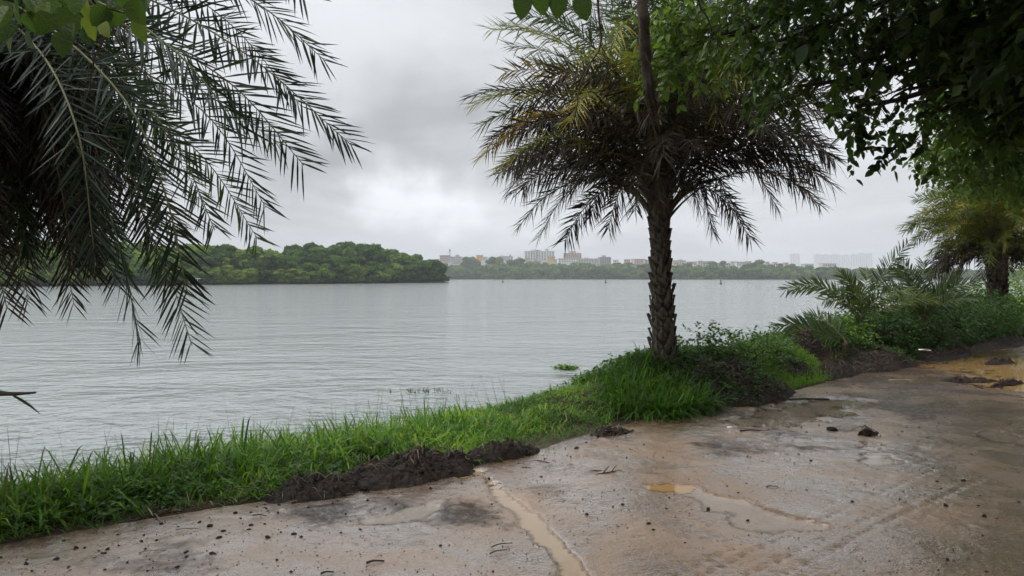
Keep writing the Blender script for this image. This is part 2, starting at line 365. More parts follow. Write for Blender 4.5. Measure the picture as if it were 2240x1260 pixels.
def bank_z(s, t):
    W = bank_w(s); b = bank_h(s); tau = t / W
    z = b * sstep(0.0, 0.32, tau) * (1 - sstep(0.5, 1.0, tau)) + WATER_Z * sstep(0.3, 1.0, tau)
    z = z - 0.35 * np.maximum(tau - 1, 0) * 1.2
    X, Y = xy(s, t)
    return z + 0.07 * fbm(X * 1.6, Y * 1.6, 21, 4) * sstep(0.0, 0.15, tau)

# puddles: lists of (photo x, y on the road, radius in metres, stretch along x)
PUD = {
 'stream': [(1070, 1048, .05), (1090, 1075, .06), (1115, 1100, .07), (1150, 1125, .085), (1175, 1150, .085), (1195, 1180, .07), (1225, 1205, .065), (1250, 1235, .06), (1262, 1265, .06), (1285, 1310, .07), (1310, 1370, .08)],
 'edge':   [(800, 1140, .10), (850, 1135, .16), (900, 1125, .15), (940, 1110, .09)],
 'wide':   [(1505, 1070, .13), (1550, 1090, .15), (1600, 1110, .2), (1660, 1135, .22), (1720, 1150, .2), (1770, 1150, .14)],
 'bright': [(1650, 922, .3), (1720, 908, .36), (1780, 892, .48), (1835, 882, .4)],
 'ochre':  [(2075, 802, .5), (2140, 798, .75), (2200, 788, 1.0), (2240, 810, 1.0), (2215, 852, .6), (2300, 800, 1.4)],
 'rim':    [(2175, 950, .16), (2215, 962, .22), (2260, 970, .25)],
 'brown':  [(1440, 1068, .11), (1465, 1066, .10)],
 'small':  [(1935, 1010, .13), (1915, 1013, .10), (1905, 955, .1)],
 'orange': [(1015, 1043, .09), (1045, 1036, .09)],
}
MUDS = [(880, 1108, .4, .9), (720, 1118, .35, .9), (1000, 1060, .25, .7), (1580, 905, .7, .95), (1700, 880, .5, .9), (1850, 832, .9, .9), (1950, 815, .9, .9), (2080, 790, 1., .8), (600, 1105, .3, .6), (1400, 925, .35, .6), (1010, 1115, .35, .9), (1060, 1135, .2, .8), (960, 1140, .15, .6), (1190, 1075, .2, .6), (1280, 975, .3, .5), (1620, 985, .5, .9), (1560, 975, .3, .8), (1690, 950, .5, .75), (1760, 960, .3, .7), (1950, 890, .8, .8), (1900, 870, .9, .7), (2000, 905, .6, .8),
        (1770, 983, .22, 1.0), (1850, 945, .2, .8), (2040, 850, .8, .8), (1960, 835, .8, .6), (1880, 985, .4, .4), (860, 1190, .2, .3), (370, 1195, .15, .7), (230, 1230, .2, .5), (335, 1235, .25, .7), (420, 1240, .2, .6), (700, 1130, .3, .5),
        (1500, 1170, .2, .4), (1330, 1000, .25, .5), (1460, 955, .3, .45), (1395, 950, .2, .6), (2060, 1000, .5, .5), (1240, 1030, .25, .5), (1290, 1035, .2, .5), (2150, 1100, .8, .3), (1700, 1240, .3, .3)]
RUTS = [[(1420, 1290), (1560, 1225), (1700, 1165), (1850, 1090), (2000, 1020), (2120, 970), (2240, 925)],
        [(1470, 1290), (1610, 1228), (1745, 1168), (1890, 1098), (2040, 1032)],
        [(1545, 1300), (1700, 1232), (1840, 1165), (1960, 1110)],
        [(1640, 1300), (1800, 1222), (1930, 1150), (2080, 1080), (2240, 1010)]]
for _k, _b in list(PUD.items()):                         # close the gaps along each chain of blobs
    if len(_b) > 2 and _k != 'corner':
        _a = np.array(_b); _u = np.linspace(0, len(_a) - 1, 3 * len(_a)); PUD[_k] = [tuple(np.interp(v, np.arange(len(_a)), _a[:, j]) for j in range(3)) for v in _u]
def road_z(s, t, X, Y):
    z = 0.014 * fbm(X * 0.6, Y * 0.6, 31, 3) + 0.008 * fbm(X * 3, Y * 3, 33, 3) + 0.0035 * fbm(X * 11, Y * 11, 37, 2) + 0.008
    z = np.maximum(z, 0.001 + 0.004 * fbm(X * 9, Y * 9, 38, 2))
    mud = np.zeros_like(z)
    mn_ = 0.9 * fbm(X * 3.2, Y * 3.2, 41, 4); pn_ = 0.9 * fbm(X * 4, Y * 4, 47, 4, .6)
    for (px, py, r, k) in MUDS:
        c = onroad(px, py); q = np.hypot((X - c[0]) / 1.25, Y - c[1]) / r
        mm = k * np.clip(1.25 - q + mn_, 0, 1); mud = np.maximum(mud, mm)
    z = z + mud * 0.02 * np.maximum(0, fbm(X * 11, Y * 11, 43, 3) + 0.25)
    dep = np.zeros_like(z)
    for name, bl in PUD.items():
        for (px, py, r) in bl:
            c = onroad(px, py); q = np.hypot(X - c[0], Y - c[1]) / r
            dep = np.maximum(dep, np.clip(1.45 - q + pn_, 0, 1))
    z = z - 0.04 * sstep(0.25, 0.9, dep) * (1 + 0.25 * fbm(X * 12, Y * 12, 49, 2))
    for k, rt in enumerate(RUTS):
        P = spline(np.array([onroad(*p)[:2] for p in rt]), 140); ln = np.concatenate([[0], np.cumsum(np.linalg.norm(np.diff(P, axis=0), axis=1))])
        near = (X > P[:, 0].min() - .3) & (X < P[:, 0].max() + .3) & (Y > P[:, 1].min() - .3) & (Y < P[:, 1].max() + .3)
        ii = np.where(near.ravel())[0]
        if len(ii) == 0: continue
        xs = X.ravel()[ii]; ys = Y.ravel()[ii]; best = np.full(len(ii), 9.0); bl_ = np.zeros(len(ii)); 
        for a in range(len(P)):
            d = np.hypot(xs - P[a, 0], ys - P[a, 1]); m_ = d < best; best[m_] = d[m_]; bl_[m_] = ln[a]
        g = np.exp(-(best / 0.022) ** 2) * (0.55 + 0.45 * np.sign(np.sin(bl_ * 60))) * (0.6 + 0.6 * vnoise(bl_ * 1.3, bl_ * 0, 51 + k))
        rim = np.exp(-((best - 0.045) / 0.02) ** 2) * 0.35
        zz = z.ravel(); zz[ii] += 0.008 * (rim - g); z = zz.reshape(z.shape); mm_ = mud.ravel(); mm_[ii] = np.maximum(mm_[ii], (.6 * g)); mud = mm_.reshape(z.shape)
    edge = np.clip(1 + t / 0.5, 0, 1)                       # soil washed from the bank onto the road edge
    em = edge * np.clip(0.35 + 0.9 * fbm(X * 2.6, Y * 2.6, 53, 4), 0, 1); mud = np.maximum(mud, em * 0.9)
    shade_clay = np.clip(sstep(0.6, 4.2, X * 0.9 - Y * 0.22 + 1.6 * fbm(X * .5, Y * .5, 57, 3)) * 1.0 + .8 * em + .35 * np.clip(fbm(X * .8, Y * .8, 59, 4), 0, 1), 0, 1)  # tree shade painted into the right side; edge and patches are brown soil
    return z, mud, shade_clay

# adaptive steps along and across the road
sc_ = SX['mid'] - 2
sp = [0.0]; 
while sp[-1] < S_TOT - 1:
    dd = abs(sp[-1] - (sc_ - 1)); sp.append(sp[-1] + (0.024 if dd < 5.0 else 0.024 + (dd - 5.0) * 0.018))
sp = np.array(sp)
tp = [0.0]
while tp[-1] < 40: tp.append(tp[-1] + (0.025 if tp[-1] < 4.6 else 0.025 + (tp[-1] - 4.6) * 0.06))
tp = -np.array(tp[::-1])
Sg, Tg = np.meshgrid(sp, tp, indexing='ij'); Xg, Yg = xy(Sg, Tg)
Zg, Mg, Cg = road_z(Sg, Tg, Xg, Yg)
me = mesh('road', np.stack([Xg, Yg, Zg], -1).reshape(-1, 3), [grid_faces(len(sp), len(tp))], m_road, {'tint': Mg.ravel(), 'shade_clay': Cg.ravel()}, smooth=True)
road = tag(obj('road', me), 'wet sandy mud road with puddles running along the lake', kind='structure')
# bank: from the road edge down under the water
sb = sp[::2]; tb = np.concatenate([np.linspace(0, 4.6, 90), np.array([5, 5.6, 6.5, 8, 10])])
Sb, Tb = np.meshgrid(sb, tb, indexing='ij'); Xb, Yb = xy(Sb, Tb)
Zb = bank_z(Sb, Tb); Z0, _m, _q = road_z(Sb[:, :1], Tb[:, :1] * 0, Xb[:, :1], Yb[:, :1])
Zb = Zb + Z0 * np.clip(1 - Tb / 0.15, 0, 1)
tint_b = np.clip(0.5 + 0.6 * fbm(Xb * 1.3, Yb * 1.3, 61, 3), 0, 1)
me = mesh('bank', np.stack([Xb, Yb, Zb], -1).reshape(-1, 3), [grid_faces(len(sb), len(tb))], m_bank, {'tint': tint_b.ravel()}, smooth=True)
bank = tag(obj('bank', me), 'dark soil bank between the road and the lake', kind='structure')

# far ground: lake bed, far shore rising into a low hill, land behind the road
def shore_y(x): return np.interp(x, [-3000, -400, -80, 120, 380, 900, 3000], [900, 860, 815, 760, 640, 560, 500]) + 12 * fbm(x * 0.01, x * 0, 71, 3)
def land_z(x, y):
    d = y - shore_y(x)
    z = np.where(d > 0, WATER_Z + 0.5 + np.clip(d, 0, 260) * 0.075 * np.interp(x, [60, 260], [1, .35]) + 3 * fbm(x * .006, y * .006, 73, 3) * sstep(0, 100, d), -2.5)
    return z
gx = np.sinh(np.linspace(-6.2, 6.2, 121)) * 18.0; gy = np.sinh(np.linspace(-6.2, 6.2, 121)) * 18.0
gy = np.sort(np.concatenate([gy, np.arange(520, 1300, 12.0)]))
GX, GY = np.meshgrid(gx, gy, indexing='ij')
GZ = land_z(GX, GY)
side = (GX - 0.16) * 0.70 - (GY - 6.6) * 0.714           # > 0 on the road side
GZ = np.where((side > 20) & (GY < shore_y(GX) - 80), -0.08, np.where((GY < 40) & (side > 4), -0.3, GZ))
me = mesh('ground', np.stack([GX, GY, GZ], -1).reshape(-1, 3), [grid_faces(len(gx), len(gy))], m_ground, smooth=True)
tag(obj('ground', me), 'low green land round the lake', kind='structure')
# lake surface
me = mesh('lake', [(-3000, -300, WATER_Z), (3000, -300, WATER_Z), (3000, 1600, WATER_Z), (-3000, 1600, WATER_Z)], [np.array([[0, 1, 2, 3]])], m_lake)
tag(obj('lake', me), 'grey rippled lake water under the overcast sky', kind='structure')

PLAB = {'stream': 'pale beige trickle of rainwater winding across the road', 'edge': 'clear puddle at the foot of the black mud heap by the grass', 'wide': 'broad shallow puddle in the middle of the road',
        'bright': 'bright sky-reflecting puddle beside the dark mound right of the palm', 'ochre': 'ochre brown puddle along the far right road edge', 'rim': 'puddle reflecting trees at the right picture edge',
        'corner': 'small puddle among the tyre tracks', 'brown': 'small brown puddle straight below the palm trunk', 'small': 'thin puddle near the dark log-like clod', 'orange': 'orange-brown puddle under the smooth mud spur'}
for k, bl in PUD.items():
    C = np.array([onroad(a, b)[:2] for a, b, r in bl]); rr = np.array([r for *_, r in bl]) * 2.0
    mbp = MB()
    # one outline round all blobs: marching over a small grid
    lo = (C - rr[:, None]).min(0); hi = (C + rr[:, None]).max(0); st_ = max(0.025, (hi - lo).max() / 130)
    ax = np.arange(lo[0], hi[0] + st_, st_); ay = np.arange(lo[1], hi[1] + st_, st_)
    A, B = np.meshgrid(ax, ay, indexing='ij'); ins = np.zeros(A.shape, bool)
    for c, r in zip(C, rr): ins |= np.hypot(A - c[0], B - c[1]) < r
    f = grid_faces(len(ax), len(ay)); keep = ins.ravel()[f].all(1); f = f[keep]
    used, inv = np.unique(f, return_inverse=True)
    V = np.stack([A.ravel()[used], B.ravel()[used], np.full(len(used), -0.0045 + 0.0006 * list(PUD).index(k))], -1)
    dz = np.clip((V[:, 2] - road_z(V[:, 0] * 0, V[:, 0] * 0 - 3, V[:, 0], V[:, 1])[0]) / 0.026, 0, 1)
    me = mesh('puddle', V, [inv.reshape(f.shape)], m_puddle_y if k in ('ochre', 'orange', 'brown') else m_puddle_b if k == 'stream' else m_puddle, {'tint': dz})
    tag(obj('puddle', me), PLAB[k], 'puddle', 'puddles on the road', 'structure')

# ------------------------------------------------------------------ date palms
UP = np.array([0, 0, 1.0])
def frond_path(base, az, e0, bend, Lf, n=18, pw=1.25, twist=0.0):
    s = np.linspace(0, 1, n); e = e0 - bend * s ** pw; a = az + twist * s
    d = np.stack([np.cos(e) * np.cos(a), np.cos(e) * np.sin(a), np.sin(e)], -1)
    P = np.zeros((n, 3)); P[1:] = np.cumsum((d[:-1] + d[1:]) / 2 * (Lf / (n - 1)), 0)
    return P + np.asarray(base)
def frond_geo(P, leaf=0.3, nl=60, wid=0.02, tint=0.8, tvar=0.06, petiole=0.15, plume=0.6, droop=0.15, detail=1, rr=0.014, rt=0.6, ang=(62, 24), miss=0.04, roll=0.0, face=None):
    """leaflets along the stalk P; returns (leaflet MB, stalk MB)"""
    P = np.asarray(P, float); n = len(P)
    seg = np.concatenate([[0], np.cumsum(np.linalg.norm(np.diff(P, axis=0), axis=1))]); Lt = seg[-1]
    T = unit(np.gradient(P, axis=0))
    u = np.repeat(np.linspace(petiole, 0.995, nl), 2); u = u + rng.normal(0, 0.25 / nl, len(u)); u = np.clip(u, petiole * 0.9, 1.0)
    sgn = np.tile([1.0, -1.0], nl)
    keep = rng.random(len(u)) > miss; u = u[keep]; sgn = sgn[keep]; m = len(u)
    p = np.stack([np.interp(u * Lt, seg, P[:, k]) for k in range(3)], -1); t = unit(np.stack([np.interp(u * Lt, seg, T[:, k]) for k in range(3)], -1))
    S = np.cross(t, UP); bad = np.linalg.norm(S, axis=1) < 0.08
    S[bad] = np.array([1, 0.3, 0]); S = unit(S); Nn = np.cross(S, t)
    if face is not None:                       # the leaf twists so that its blade turns towards a direction
        S2 = np.cross(t, face); S2 = unit(np.where(np.linalg.norm(S2, axis=1, keepdims=True) < .1, S, S2)); S2 = S2 * np.sign(np.sum(S2 * S, 1, keepdims=True) + 1e-6); Nn = np.cross(S2, t); S = S2
    if roll: S, Nn = S * math.cos(roll) + Nn * math.sin(roll), Nn * math.cos(roll) - S * math.sin(roll)
    uu = (u - petiole) / (1 - petiole)
    a = np.radians(np.interp(uu, [0, 0.5, 1], [ang[0], (ang[0] * 0.62 + ang[1] * 0.38), ang[1]]) + rng.normal(0, 7, m))
    b = np.radians(rng.choice([-42, 12, 58], m, p=[.3, .4, .3]) * plume + rng.normal(0, 10, m))
    D = t * np.cos(a)[:, None] + (S * (sgn * np.cos(b))[:, None] + Nn * np.sin(b)[:, None]) * np.sin(a)[:, None]
    prof = np.interp(uu, [0, 0.06, 0.3, 0.6, 0.85, 1.0], [0.25, 0.55, 0.95, 1.0, 0.9, 0.7])
    ln = leaf * prof * rng.normal(1, 0.09, m); wd = wid * np.interp(uu, [0, .1, .5, 1], [.5, .9, 1, .7]) * rng.normal(1, .12, m)
    dr = droop * rng.uniform(0.3, 1.6, m)
    nn = unit(Nn + rng.normal(0, 0.35, (m, 3)))
    if detail: V, F, per = blades(p, D, nn, ln, wd, dr)
    else: V, F, per = blades(p, D, nn, ln, wd, dr, st=(0, 0.4, 1), wp=(0.4, 1, 0))
    tl = np.repeat(np.clip(tint + rng.normal(0, tvar, m), 0, 1), per)
    lf = MB(); lf.add(V, F, tl)
    rb = MB(); V, F = tube(P, np.interp(np.linspace(0, 1, n), [0, .12, 1], [rr * 1.8, rr, rr * 0.25]), 5); rb.add(V, F, rt)
    return lf, rb
def add_frond(parent, P, **kw):
    lf, rb = frond_geo(P, **kw); o = np.array(parent.location)
    f = lf.build('frond', m_frond, parent, shift=o); r = rb.build('stalk', m_rachis, f, smooth=True, shift=o)
    return f

def boot_mesh(kind):
    """one diamond leaf base left on the trunk, pointing up and out (local x outwards, z up)"""
    w0, h0, d0 = 0.066, 0.215, 0.05
    V = np.array([.6, 1, 1]) * np.array([(0, 0, -h0 * .55), (.012, -w0 * .8, -h0 * .15), (.03, 0, -h0 * .25), (.012, w0 * .8, -h0 * .15),
                  (.018, -w0, .02), (.05, 0, .0), (.018, w0, .02), (.03, -w0 * .5, h0 * .38), (.062 + .012 * kind, 0, h0 * .36), (.03, w0 * .5, h0 * .38),
                  (.04, -w0 * .34, h0 * (.55 + .15 * kind)), (.075 + .02 * kind, 0, h0 * (.52 + .16 * kind)), (.04, w0 * .34, h0 * (.55 + .15 * kind)), (0.0, 0, h0 * .5)], float)
    T3 = [(0, 2, 1), (0, 3, 2)]; Q = [(1, 2, 5, 4), (2, 3, 6, 5), (4, 5, 8, 7), (5, 6, 9, 8), (7, 8, 11, 10), (8, 9, 12, 11)]
    T3 += [(10, 11, 13), (11, 12, 13), (7, 10, 13), (9, 13, 12)]
    return mesh('leaf_base', V, [np.array(T3), np.array(Q)], m_boot, {'tint': np.full(len(V), .5)}, [0, 0])
BOOT = [boot_mesh(0), boot_mesh(1), boot_mesh(.5)]
def palm_trunk(t, prof, lean=(0, 0), boots=True, step=0.115, per=9, own=True):
    """prof: list of (z, radius) above the base; leaf bases laid in a spiral"""
    z = np.linspace(prof[0][0], prof[-1][0], 46); r = np.interp(z, [a for a, _ in prof], [b for _, b in prof])
    ang = np.linspace(0, 2 * np.pi, 22, endpoint=False)
    Zm, Am = np.meshgrid(z, ang, indexing='ij')
    rr = r[:, None] * (0.93 + 0.07 * vnoise(Am * 3 / np.pi * 3, Zm * 14, 81))
    lx = lean[0] * (Zm - prof[0][0]); ly = lean[1] * (Zm - prof[0][0])
    V = np.stack([lx + rr * np.cos(Am), ly + rr * np.sin(Am), Zm], -1).reshape(-1, 3)
    i = np.arange(len(z) - 1)[:, None] * 22; j = np.arange(22)[None]; j2 = (j + 1) % 22
    F = np.stack([i + j, i + j2, i + 22 + j2, i + 22 + j], -1).reshape(-1, 4)
    me = mesh('trunk', V, [F, (np.arange(22) + 22 * (len(z) - 1))[None]], m_trunk, {'tint': np.full(len(V), .5)}, [0, 0], True)
    tr = obj('trunk', me, t)
    if not boots: return tr
    zz = prof[0][0] + 0.1; k = 0; mbj = MB()
    while zz < prof[-1][0]:
        rad = np.interp(zz, [a for a, _ in prof], [b for _, b in prof]) * 0.93
        for q in range(per):
            a = 2 * np.pi * (q + 0.5 * (k % 2)) / per + rng.normal(0, .07); h = zz + rng.normal(0, .012)
            Mx = Matrix.Translation((lean[0] * (h - prof[0][0]) + rad * math.cos(a), lean[1] * (h - prof[0][0]) + rad * math.sin(a), h)) @ Matrix.Rotation(a, 4, 'Z') @ Matrix.Rotation(rng.normal(0.05, .07), 4, 'Y') @ Matrix.Diagonal((rng.uniform(.8, 1.25), rng.uniform(.85, 1.1), rng.uniform(.8, 1.15), 1))
            bm = BOOT[rng.integers(0, 3)]
            if own:
                o = obj('leaf_base', bm, t); o.matrix_local = Mx
            else:
                n_ = len(bm.vertices); co = np.zeros(n_ * 3, np.float32); bm.vertices.foreach_get('co', co); co = co.reshape(-1, 3)
                A4 = np.array(Mx); co = co @ A4[:3, :3].T + A4[:3, 3]
                tri = [list(p.vertices) for p in bm.polygons]
                mbj.add(co, [np.array([f for f in tri if len(f) == 3]), np.array([f for f in tri if len(f) == 4])], .5)
        zz += step; k += 1
    if not own: tag(mbj.build('leaf_bases', m_boot, t), kind='stuff')
    return tr
GA = 2.39996

# --- the palm on the bank in the middle of the view
s_, t_ = st_of(2.05, 10.0)
pc = np.array([2.05, 10.0, float(bank_z(np.array(s_), np.array(t_))) - 0.05])
pal = tag(empty('date_palm', pc), 'date palm with scaly trunk and shaggy brown and green crown, standing mid-bank', 'palm tree', 'palms on the bank')
zb = pc[2]
palm_trunk(pal, [(0, .165), (.35, .15), (.8, .14), (1.5, .115), (1.75, .115), (2.15, .15), (2.6, .17), (3.1, .10)], lean=(-0.028, 0), step=0.15, per=7)
NF = 132
for i in range(NF):
    f = i / (NF - 1); az = i * GA + rng.normal(0, .12)
    zc_ = 2.0 + 0.95 * f ** 0.8
    base = pc + np.array([-0.028 * zc_ + .13 * (1 - f) * math.cos(az), .13 * (1 - f) * math.sin(az), zc_])
    e0 = R(np.interp(f, [0, .35, .7, 1], [58, 62, 68, 86]) + rng.normal(0, 6)); bend = R(np.interp(f, [0, .3, .6, 1], [96, 98, 84, 40]) + rng.normal(0, 8))
    Lf = np.interp(f, [0, .3, .7, 1], [2.25, 2.75, 3.05, 2.6]) * rng.uniform(.9, 1.06)
    if f < .42: tint, tv = rng.uniform(.0, .17), .06
    elif f < .56: tint, tv = rng.choice([.1, .25, .68, .74, .8]), .07
    elif f < .72: tint, tv = rng.choice([.66, .72, .76, .82]), .06
    else: tint, tv = rng.uniform(.76, .95), .05
    P = frond_path(base, az, e0, bend, Lf, twist=rng.normal(0, .12))
    add_frond(pal, P, leaf=0.34, nl=int(76 * (1 if f > .1 else .8)), wid=.0235, ang=(62, 38), plume=.6, roll=rng.normal(0, .9), tint=tint, tvar=tv, petiole=.2 if f < .5 else .14, droop=.3 if f < .4 else .12, rt=.15 if f < .45 else .6, miss=.12 if f < .4 else .03, detail=0, rr=.013)
# yellowing fronds that hang forward and to the lake side
for (x1, y1, x2, y2, x3, y3, d3, tn) in [(1330, 330, 1200, 300, 1085, 370, 9.0, .62), (1340, 250, 1290, 200, 1245, 265, 8.4, .62), (1400, 120, 1370, 50, 1325, 120, 8.3, .62), (1500, 150, 1540, 110, 1570, 260, 8.5, .68), (1330, 300, 1190, 250, 1050, 345, 9.4, .36)]:
    top = pc + np.array([-0.08, 0, 2.7])
    P = spline([top, at(x1, y1, 9.6), at(x2, y2, (9.2 + d3) / 2), at(x3, y3, d3)], 18)
    add_frond(pal, P, leaf=.34, nl=80, wid=.02, ang=(64, 36), tint=tn, tvar=.09, petiole=.25, droop=.12, rt=.6, detail=0)
for (x3, y3, d3) in [(1135, 495, 9.6), (1180, 518, 10.2), (1235, 528, 9.4), (1290, 478, 10.8), (1110, 420, 10.4), (1330, 500, 9.0), (1640, 520, 9.7), (1605, 470, 10.6), (1700, 455, 9.8), (1795, 450, 10.2), (1560, 505, 9.2), (1760, 400, 9.4), (1440, 440, 8.9), (1390, 460, 8.8), (1490, 420, 8.8), (1250, 430, 9.0), (1090, 380, 9.8), (1815, 345, 10.0)]:
    top = pc + np.array([-.07, 0, rng.uniform(2.15, 2.6)]); tip = at(x3, y3, d3); h_ = rng.uniform(.45, .75)
    P = spline([top, top * .62 + tip * .38 + np.array([0, 0, h_]), top * .22 + tip * .78 + np.array([0, 0, h_ * .72]), tip], 18)
    add_frond(pal, P, leaf=.29, nl=66, wid=.02, ang=(62, 34), plume=.6, roll=rng.normal(0, .9), tint=rng.uniform(.02, .2), tvar=.07, petiole=.25, droop=.2, rt=.15, detail=0, miss=.08)
for k in range(9):      # bare cut stalks under the crown
    az = R(rng.choice([170, 195, 215, 150, 10, -20])) + rng.normal(0, .15)
    P = frond_path(pc + np.array([-.06 + .14 * math.cos(az), .14 * math.sin(az), 2.05 + .2 * rng.random()]), az, R(58), R(rng.uniform(40, 70)), rng.uniform(.5, .95), 8)
    b_ = MB(); V, F = tube(P, np.linspace(.02, .009, 8), 5); b_.add(V, F, .2); b_.build('cut_stalk', m_rachis, pal, True, shift=pc)

# --- the palm just outside the left edge, whose fronds hang into the picture
pl = np.array([-4.25, 5.15, -0.02]); pl[2] = float(bank_z(*[np.array(v) for v in st_of(pl[0], pl[1])])) - .05
pleft = tag(empty('date_palm', pl), 'date palm whose dark fronds hang in from the upper left', 'palm tree', 'palms on the bank')
palm_trunk(pleft, [(0, .26), (.6, .23), (1.6, .19), (2.6, .2), (3.4, .22), (3.9, .12)], step=.12, per=8, own=False)
CL = pl + np.array([0, 0, 3.55])
hero = [ # photo waypoints with depth; tint
 ([(60, -160, 4.6), (380, -90, 4.6), (600, 30, 4.7), (742, 150, 4.9)], .9), ([(40, -60, 4.8), (300, -10, 4.6), (560, 130, 4.5), (800, 335, 4.6)], .92),
 ([(20, -20, 4.6), (280, 60, 4.2), (520, 190, 4.2), (695, 378, 4.3)], .9), ([(30, 20, 5.0), (300, 150, 5.2), (480, 270, 5.2), (612, 470, 5.3)], .85),
 ([(20, 60, 5.4), (250, 190, 5.6), (460, 350, 5.7), (595, 540, 5.8)], .7), ([(-40, 0, 4.4), (110, 60, 3.7), (290, 230, 3.4), (385, 440, 3.4), (440, 660, 3.5)], .88),
 ([(0, 40, 5.2), (160, 200, 5.0), (330, 440, 4.9), (450, 772, 4.9)], .8), ([(-30, 50, 5.0), (120, 230, 4.7), (260, 480, 4.6), (338, 770, 4.6)], .82),
 ([(-20, 110, 5.6), (90, 290, 5.9), (150, 520, 6.0), (192, 682, 6.0)], .12), ([(-60, 130, 5.3), (10, 330, 5.4), (55, 530, 5.5), (92, 672, 5.5)], .15),
 ([(-90, 130, 5.0), (-30, 380, 4.8), (5, 560, 4.7), (45, 690, 4.7)], .1), ([(40, -120, 5.6), (320, -60, 5.9), (520, 60, 6.1), (690, 250, 6.3)], .85),
 ([(30, 0, 5.6), (260, 60, 6.0), (450, 200, 6.2), (640, 330, 6.4)], .8), ([(-40, 30, 4.3), (90, 110, 3.6), (190, 300, 3.3), (235, 560, 3.3)], .86),
 ([(0, 60, 5.6), (170, 180, 6.0), (300, 350, 6.2), (420, 520, 6.3)], .3), ([(10, 80, 5.3), (190, 250, 5.4), (320, 450, 5.5), (400, 640, 5.5)], .15),
 ([(0, 100, 5.5), (120, 280, 5.6), (220, 440, 5.7), (285, 640, 5.7)], .1), ([(0, 20, 5.0), (220, 130, 4.7), (400, 320, 4.6), (500, 520, 4.6)], .78),
 ([(60, -220, 4.5), (350, -220, 4.3), (560, -120, 4.2), (700, 10, 4.2)], .9), ([(0, -40, 4.4), (200, 0, 3.8), (400, 120, 3.6), (560, 300, 3.6)], .9),
 ([(-10, 60, 5.0), (90, 200, 4.8), (150, 400, 4.7), (190, 600, 4.7)], .2), ([(10, 30, 5.8), (200, 110, 6.2), (330, 230, 6.5), (470, 450, 6.8)], .6)]
for wp, tn in hero:
    wp = [(a - 30 * (j / (len(wp) - 1)), b - 16 * (j / (len(wp) - 1)), c) for j, (a, b, c) in enumerate(wp)]
    P = spline([CL] + [at(*q) for q in wp], 26); d = np.mean([q[2] for q in wp])
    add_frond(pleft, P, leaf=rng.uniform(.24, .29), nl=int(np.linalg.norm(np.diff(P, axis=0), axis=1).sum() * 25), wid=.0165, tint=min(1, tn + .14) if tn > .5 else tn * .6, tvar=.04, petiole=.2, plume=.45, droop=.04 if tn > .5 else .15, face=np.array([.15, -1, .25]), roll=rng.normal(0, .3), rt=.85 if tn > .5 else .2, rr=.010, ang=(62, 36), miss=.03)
for i in range(135):
    f = rng.random(); az = R(rng.uniform(55, 330)) if i % 4 else R(rng.uniform(-35, 60))
    Lf = rng.uniform(2.0, 2.9) if i % 4 else rng.uniform(1.1, 1.75)
    e0 = R(np.interp(f, [0, 1], [25, 75]) + rng.normal(0, 8)); bend = R(np.interp(f, [0, 1], [105, 95]) + rng.normal(0, 10))
    base = CL + np.array([.12 * math.cos(az), .12 * math.sin(az), -.55 + .8 * f])
    P = frond_path(base, az, e0, bend, Lf, twist=rng.normal(0, .15))
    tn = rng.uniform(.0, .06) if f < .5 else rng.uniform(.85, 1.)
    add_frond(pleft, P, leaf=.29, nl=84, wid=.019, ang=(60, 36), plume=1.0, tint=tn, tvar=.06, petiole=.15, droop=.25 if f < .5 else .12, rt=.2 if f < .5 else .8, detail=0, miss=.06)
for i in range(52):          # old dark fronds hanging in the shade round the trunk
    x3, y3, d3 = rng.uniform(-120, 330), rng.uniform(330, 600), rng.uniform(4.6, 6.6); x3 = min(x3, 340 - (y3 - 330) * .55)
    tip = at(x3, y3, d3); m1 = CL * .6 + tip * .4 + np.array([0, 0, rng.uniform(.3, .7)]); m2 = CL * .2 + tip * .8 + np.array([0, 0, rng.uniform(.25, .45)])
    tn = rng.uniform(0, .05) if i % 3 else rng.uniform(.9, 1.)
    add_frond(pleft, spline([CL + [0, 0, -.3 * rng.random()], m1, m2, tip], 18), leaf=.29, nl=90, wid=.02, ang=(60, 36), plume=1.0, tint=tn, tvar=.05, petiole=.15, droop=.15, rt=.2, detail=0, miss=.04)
# broken old leaf base sticking out of that trunk low down
b_ = MB(); P = spline([pl + np.array([.16, 0, .86]), at(-60, 860, 5.1), at(20, 862, 5.05), at(76, 859, 5.0)], 9)
V, F = tube(P, [.05, .05, .045, .042, .04, .036, .03, .022, .016], 6); V[:, 2] = P[:, 2].repeat(6) + (V[:, 2] - P[:, 2].repeat(6)) * .45; b_.add(V, F, .05)
for k in range(5):
    q = [at(30, 866, 5.05), at(55 + k * 3, 878 + k * 3, 5.03), at(72 + k * 4, 890 + k * 4, 5.0)]; V, F = tube(spline(q, 6), np.linspace(.007, .002, 6), 4); b_.add(V, F, .1)
b_.build('broken_stub', m_rachis, pleft, True, shift=pl)

